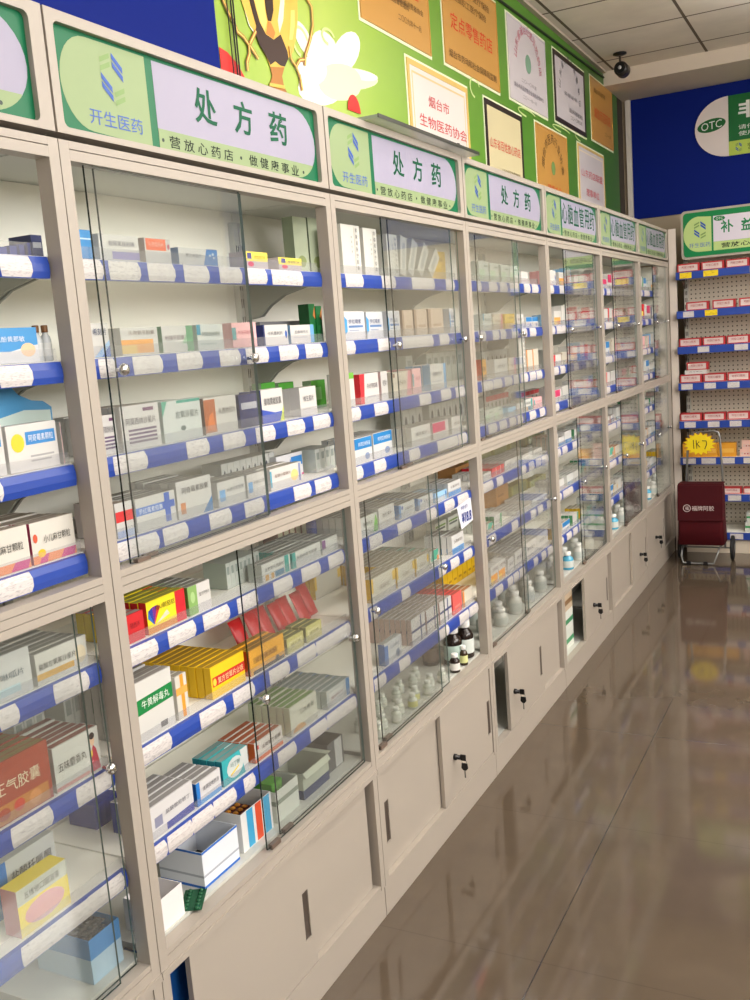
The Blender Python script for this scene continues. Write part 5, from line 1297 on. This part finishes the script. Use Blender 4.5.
# blue box inside the open base gap of the first full cabinet, cartons in the open base of the fourth
b = MB().box((-.20, 1.04, .1125), (-.06, 1.30, .42), mat('#1f5fae', 0.4)).build('storage_box'); tag(b, 'blue box inside the base gap of the first full cabinet', 'box')
for k, (x, z, col, lab) in enumerate(((-.06, .1125, '#d9ded6', 'white and green carton at the bottom of the stack in the open cabinet base'), (-.06, .2130, '#dfe2dc', 'white carton with green band, middle of the stack in the open base'), (-.06, .3135, '#c7b49a', 'beige carton topmost of the stack in the open cabinet base'))):
    m = MB().box((x - .16, 4.09, z), (x, 4.36, z + .10), mat(col, 0.45))
    m.box((x + .0001, 4.09, z + .03), (x + .0005, 4.36, z + .055), mat(('#4f9a6c', '#3f8f60', '#8a6a48')[k], 0.45))
    o = m.build('storage_box'); tag(o, lab, 'box', 'cartons in the open cabinet base')

# ------------------------------------------------------------------ pegboard gondola at the far end
GX0, GX1 = .060, 1.16
gd = thing('gondola_rack', 'cream pegboard shelf rack at the far end with red cartons', 'shelf rack', (.6, 7.25, 0))
pgm, nt, b, o = nodes('pegboard')
geo = N(nt, 'ShaderNodeNewGeometry'); mp = N(nt, 'ShaderNodeVectorMath', operation='SCALE'); mp.inputs['Scale'].default_value = 1 / .032
nt.links.new(geo.outputs['Position'], mp.inputs[0])
fr_ = N(nt, 'ShaderNodeVectorMath', operation='FRACTION'); nt.links.new(mp.outputs[0], fr_.inputs[0])
sb = N(nt, 'ShaderNodeVectorMath', operation='SUBTRACT'); sb.inputs[1].default_value = (.5, .5, .5); nt.links.new(fr_.outputs[0], sb.inputs[0])
ml = N(nt, 'ShaderNodeVectorMath', operation='MULTIPLY'); ml.inputs[1].default_value = (1, 0, 1); nt.links.new(sb.outputs[0], ml.inputs[0])
ln = N(nt, 'ShaderNodeVectorMath', operation='LENGTH'); nt.links.new(ml.outputs[0], ln.inputs[0])
lt_ = N(nt, 'ShaderNodeMath', operation='LESS_THAN'); lt_.inputs[1].default_value = .17; nt.links.new(ln.outputs['Value'], lt_.inputs[0])
mc = N(nt, 'ShaderNodeMix'); mc.data_type = 'RGBA'; mc.inputs[6].default_value = rgb('#d2cabc'); mc.inputs[7].default_value = rgb('#4c463c')
nt.links.new(lt_.outputs[0], mc.inputs[0]); nt.links.new(mc.outputs[2], b.inputs['Base Color']); b.inputs['Roughness'].default_value = 0.6
MB().box((GX0 + .02, 7.285, .10), (GX1, 7.30, 2.42), pgm).build('pegboard_back', gd)
for x in (GX0 + .005, GX1 - .03):
    u = MB().box((x, 7.255, 0.001), (x + .028, 7.2845, 2.42), INGREY)
    for n in range(44):
        z = .15 + n * .05
        for d in (.006, .017): u.raw([(x + d, 7.2548, z), (x + d + .005, 7.2548, z), (x + d + .005, 7.2548, z + .03), (x + d, 7.2548, z + .03)], [(0, 1, 2, 3)], SLOT)
    u.build('slotted_upright', gd)
GT = [[(.028, .11, 'y'), (.19, .29, 'y'), (.50, .60, 'y'), (.72, .82, 'y')], [(.045, .12, 'w'), (.195, .28, 'y'), (.52, .61, 'w'), (.7, .8, 'w')], [(.14, .22, 'w'), (.39, .48, 'w'), (.6, .7, 'w'), (.8, .9, 'w')],
      [(.02, .10, 'w'), (.18, .26, 'w'), (.34, .42, 'w'), (.5, .6, 'w'), (.7, .8, 'w')], [(.035, .115, 'w'), (.20, .28, 'w'), (.35, .43, 'w'), (.52, .6, 'w'), (.7, .8, 'w')],
      [(.02, .11, 'w'), (.15, .25, 'w'), (.29, .38, 'w'), (.44, .54, 'w'), (.7, .8, 'w')], [(.02, .10, 'w'), (.33, .42, 'w'), (.48, .57, 'w'), (.64, .74, 'w')], [(.05, .14, 'w'), (.34, .43, 'w'), (.52, .62, 'w'), (.7, .8, 'w')]]
for s, zc in enumerate(GZ):
    sh = MB().box((GX0, 6.955, zc + .005), (GX1, 7.254, zc + .0265), INNER).build('shelf', gd)
    MB().box((GX0, 6.945, zc - .025), (GX1, 6.9545, zc + .028), BLUE).build('price_strip', sh)
    MB().box((GX0 + .001, 6.955, zc - .026), (GX0 + .004, 7.253, zc + .0045), mat('#3a332c', 0.6)).build('shelf_end', sh)
    for x in (GX0 + .012, GX1 - .02):
        MB().prism([(7.254, zc + .004), (6.99, zc + .004), (6.99, zc - .012), (7.10, zc - .03), (7.2, zc - .08), (7.254, zc - .085)], 'x', x, x + .005, mat('#544c44', 0.6)).build('bracket', sh)
    for a, b_, k in GT[s]:
        MB().box((GX0 + a, 6.9435, zc - .019), (GX0 + b_, 6.9449, zc + .022), TAGYELLOW if k == 'y' else TAGPAPER).build('price_tag', sh)
MB().box((GX0 + .03, 6.965, 0.001), (GX1, 7.25, .099), mat('#d8ccbb', 0.5)).build('kick_base', gd)
# sign on the rack
sg = thing('rack_sign', 'green and white rack sign with tonic medicine characters above the far shelves', 'sign', (.6, 7.0, 2.14))
sx0, sx1, sz0, sz1 = .098, 1.14, 2.142, 2.478
Y = 6.985
MB().prism(rrect(sx0, sz0, sx1, sz1, .03), 'y', Y, Y + .05, ENAMEL).build('sign_frame', sg)
MB().prism(rrect(sx0 + .016, sz0 + .016, sx1 - .016, sz1 - .016, .025), 'y', Y - .003, Y - .0005, mat('#108048', 0.3)).build('sign_face', sg)
zc = (sz0 + sz1) / 2
mb = MB()
mb.prism([(.305, sz1 - .055)] + [(.22 + .105 * math.cos(a), zc + .122 * math.sin(a)) for a in [math.radians(v) for v in range(92, 269, 11)]] + [(.305, sz0 + .045)], 'y', Y - .0042, Y - .0031, mat('#b7cf86', 0.3))
mb.build('light_field', sg)
mb = MB(); mb.box((.318, Y - .0042, sz0 + .105), (1.08, Y - .0031, sz1 - .055), mat('#d9d3e2', 0.3)); mb.build('white_field', sg)
MB().box((.318, Y - .0042, sz0 + .045), (1.08, Y - .0031, sz0 + .104), mat('#b7cf86', 0.3)).build('slogan_band', sg)
MB().prism(ell(.360, sz1 - .075, .038, .017, 18), 'y', Y - .0055, Y - .0043, mat('#12763f', 0.3)).build('oval_badge', sg)
mb = MB(); brand_logo(mb, (.228, Y - .0046, 2.335), RX, .13); mb.build('logo', sg)
words(sg, '开生医药', (.225, Y - .0046, 2.235), RX, UZ, .145, .032, mat('#3f62b4', 0.4))
words(sg, '补', (.41, Y - .0046, 2.345), RX, UZ, .085, .085, mat('#0f7d4a', 0.4), 0.02)
words(sg, '益', (.545, Y - .0046, 2.345), RX, UZ, .085, .085, mat('#0f7d4a', 0.4), 0.02)
words(sg, '用药', (.80, Y - .0046, 2.345), RX, UZ, .21, .085, mat('#0f7d4a', 0.4), 0.02)
words(sg, '营放心药店 做健康事业', (.70, Y - .0046, 2.217), RX, UZ, .66, .035, mat('#2a3b24', 0.4), 0.015)
words(sg, 'OTC', (.360, Y - .0058, sz1 - .075), RX, UZ, .045, .018, W_)
for x in (.2, 1.02): MB().box((x, Y + .0505, 2.30), (x + .02, 7.284, 2.32), INGREY).build('support_arm', sg)

# ------------------------------------------------------------------ shopping trolley
tr = thing('shopping_trolley', 'burgundy fabric shopping trolley parked at the far rack', 'trolley', (.25, 6.62, 0))
BUR = mat('#480a13', 0.75, 0, 0.2); BUR2 = mat('#410a12', 0.75, 0, 0.2)
bag = MB()
secs = [(.150, .100, .405, 6.545, 6.735), (.155, .094, .410, 6.535, 6.74), (.32, .098, .402, 6.55, 6.735), (.50, .104, .400, 6.56, 6.73), (.560, .108, .398, 6.565, 6.725), (.572, .118, .388, 6.58, 6.715)]
rings = []
for z, a, b_, c_, d_ in secs:
    rings.append([(p[0], p[1], z) for p in rrect(a, c_, b_, d_, .028, 4)])
n = len(rings[0]); vs_ = [p for r in rings for p in r]; fs_ = []
for i in range(len(rings) - 1):
    for k in range(n): fs_.append((i * n + k, i * n + (k + 1) % n, (i + 1) * n + (k + 1) % n, (i + 1) * n + k))
bag.raw(vs_, fs_, BUR, True); bag.face(rings[0][::-1], BUR); bag.face(rings[-1], BUR)
bag = bag.build('bag', tr)
fl = MB()
fl.prism([(6.5362, .326), (6.5402, .326), (6.5605, .566), (6.60, .5745), (6.70, .574), (6.70, .580), (6.59, .582), (6.556, .573)], 'x', .100, .402, BUR2)
fl.build('flap', bag)
mb = MB()
def tilted(z): return 6.534 + (z - .300) * .0806
def tt(s, x, z, w, h):
    put_text(mb, s, (x, tilted(z) - .0025, z), RX, Vector((0, .079, 1)).normalized(), w, h, mat('#d6c6c4', 0.5))
tt('福牌阿胶', 0.272, .415, .150, .034)
z0 = .415
mb.raw([(.165 + r * math.cos(a), tilted(z0 + r * math.sin(a)) - .0025, z0 + r * math.sin(a)) for r in (.022, .026) for a in [math.radians(v) for v in range(0, 360, 15)]], [(k, (k + 1) % 24, 24 + (k + 1) % 24, 24 + k) for k in range(24)], mat('#d6c6c4', 0.5))
tt('福', 0.165, .415, .024, .026)
mb.build('lettering', bag)
AL = mat('#8d8f8f', 0.3, 0.8)
MB().tube([(.122, 6.745, .09), (.128, 6.745, .50), (.150, 6.745, .86), (.165, 6.745, .905), (.205, 6.745, .925), (.325, 6.745, .935), (.355, 6.745, .925), (.367, 6.745, .89), (.385, 6.745, .50), (.390, 6.745, .09)], .008, AL, 8).build('handle_frame', tr)
MB().tube([(.122, 6.742, .13), (.118, 6.60, .125), (.112, 6.585, .06), (.125, 6.575, .012), (.22, 6.57, .012), (.335, 6.57, .012), (.350, 6.585, .06), (.372, 6.60, .125), (.388, 6.742, .13)], .007, AL, 8).build('foot_frame', tr)
for x in (.150, .265): MB().box((x, 6.56, .001), (x + .03, 6.58, .024), BLACK).build('rubber_foot', tr)
MB().tube([(.075, 6.75, .09), (.44, 6.75, .09)], .006, STEEL, 8).build('axle', tr)
for x in (.066, .425):
    w = MB().lathe([(.03, 0), (.068, .003), (.0885, .006), (.0895, .015), (.0885, .024), (.068, .027), (.03, .030)], (x, 6.75, .0905), mat('#17171a', 0.6), 28, 'x').build('wheel', tr)
    MB().lathe([(.004, -.002), (.028, -.001), (.030, .031), (.004, .032)], (x, 6.75, .0905), mat('#6a6a6c', 0.4), 16, 'x').build('hub', w)
t = thing('price_burst', 'yellow starburst price card with red edge and handwritten digits, above the burgundy trolley', 'price card', (0.232, 6.72, .82))
def burst(r1, r2, cx, cz, n=17): return [(cx + (r1 if k % 2 == 0 else r2) * math.cos(math.pi * k / n), cz + .73 * (r1 if k % 2 == 0 else r2) * math.sin(math.pi * k / n)) for k in range(2 * n)]
MB().prism(burst(.118, .090, 0.232, .845), 'y', 6.726, 6.728, mat('#d98a1c', 0.5)).build('red_edge', t)
MB().prism(burst(.112, .084, 0.232, .845), 'y', 6.7245, 6.7258, mat('#f0d51c', 0.5)).build('card', t)
MB().box((.225, 6.7282, .905), (.235, 6.7355, .935), STEEL).build('clip', t)
mb = MB(); ink = mat('#2a261c', 0.5)
def stroke(*pts): mb.tube([(x + .035, 6.7238, z) for x, z in pts], .0028, ink, 5)
stroke((.155, .875), (.158, .812)); stroke((.175, .872), (.178, .812)); stroke((.195, .862), (.180, .846), (.200, .822)); stroke((.215, .868), (.243, .866), (.246, .845), (.232, .808))
mb.build('handwriting', t)
bpy.context.view_layer.update()

for k, (y, a, h_) in enumerate(((2.516, 10, .125), (2.578, 26, .120), (2.658, 38, .115), (2.752, 46, .105))):
    sc = 1.0; f = MB(); bm_ = mat('#c9c8c0', 0.3, 0, 0.6)
    f.box((-.042, 0, 0), (0, .045, h_), bm_)
    f.raw([(.0003, .012, .02), (.0003, .033, .02), (.0003, .033, h_ - .02), (.0003, .012, h_ - .02)], [(0, 1, 2, 3)], mat('#a9aca8', 0.4))
    o = bpy.data.objects.new('medicine_box', f.mesh('medicine_box')); COL.objects.link(o)
    z = ZS[0] + .0004
    o.matrix_world = Matrix.Translation((-.047 - .001 * k, y, z)) @ Matrix.Rotation(math.radians(-a), 4, 'X') @ Matrix.Translation((0, 0, 0))
    lo = min((o.matrix_world @ Vector(q)).z for q in o.bound_box)
    o.location.z += z - lo
    tag(o, f'silver-white carton leaning on the top shelf, second full cabinet, {ORD[k]} of the fan', 'box', 'silver cartons fanned on the top shelf')
bpy.context.view_layer.update()
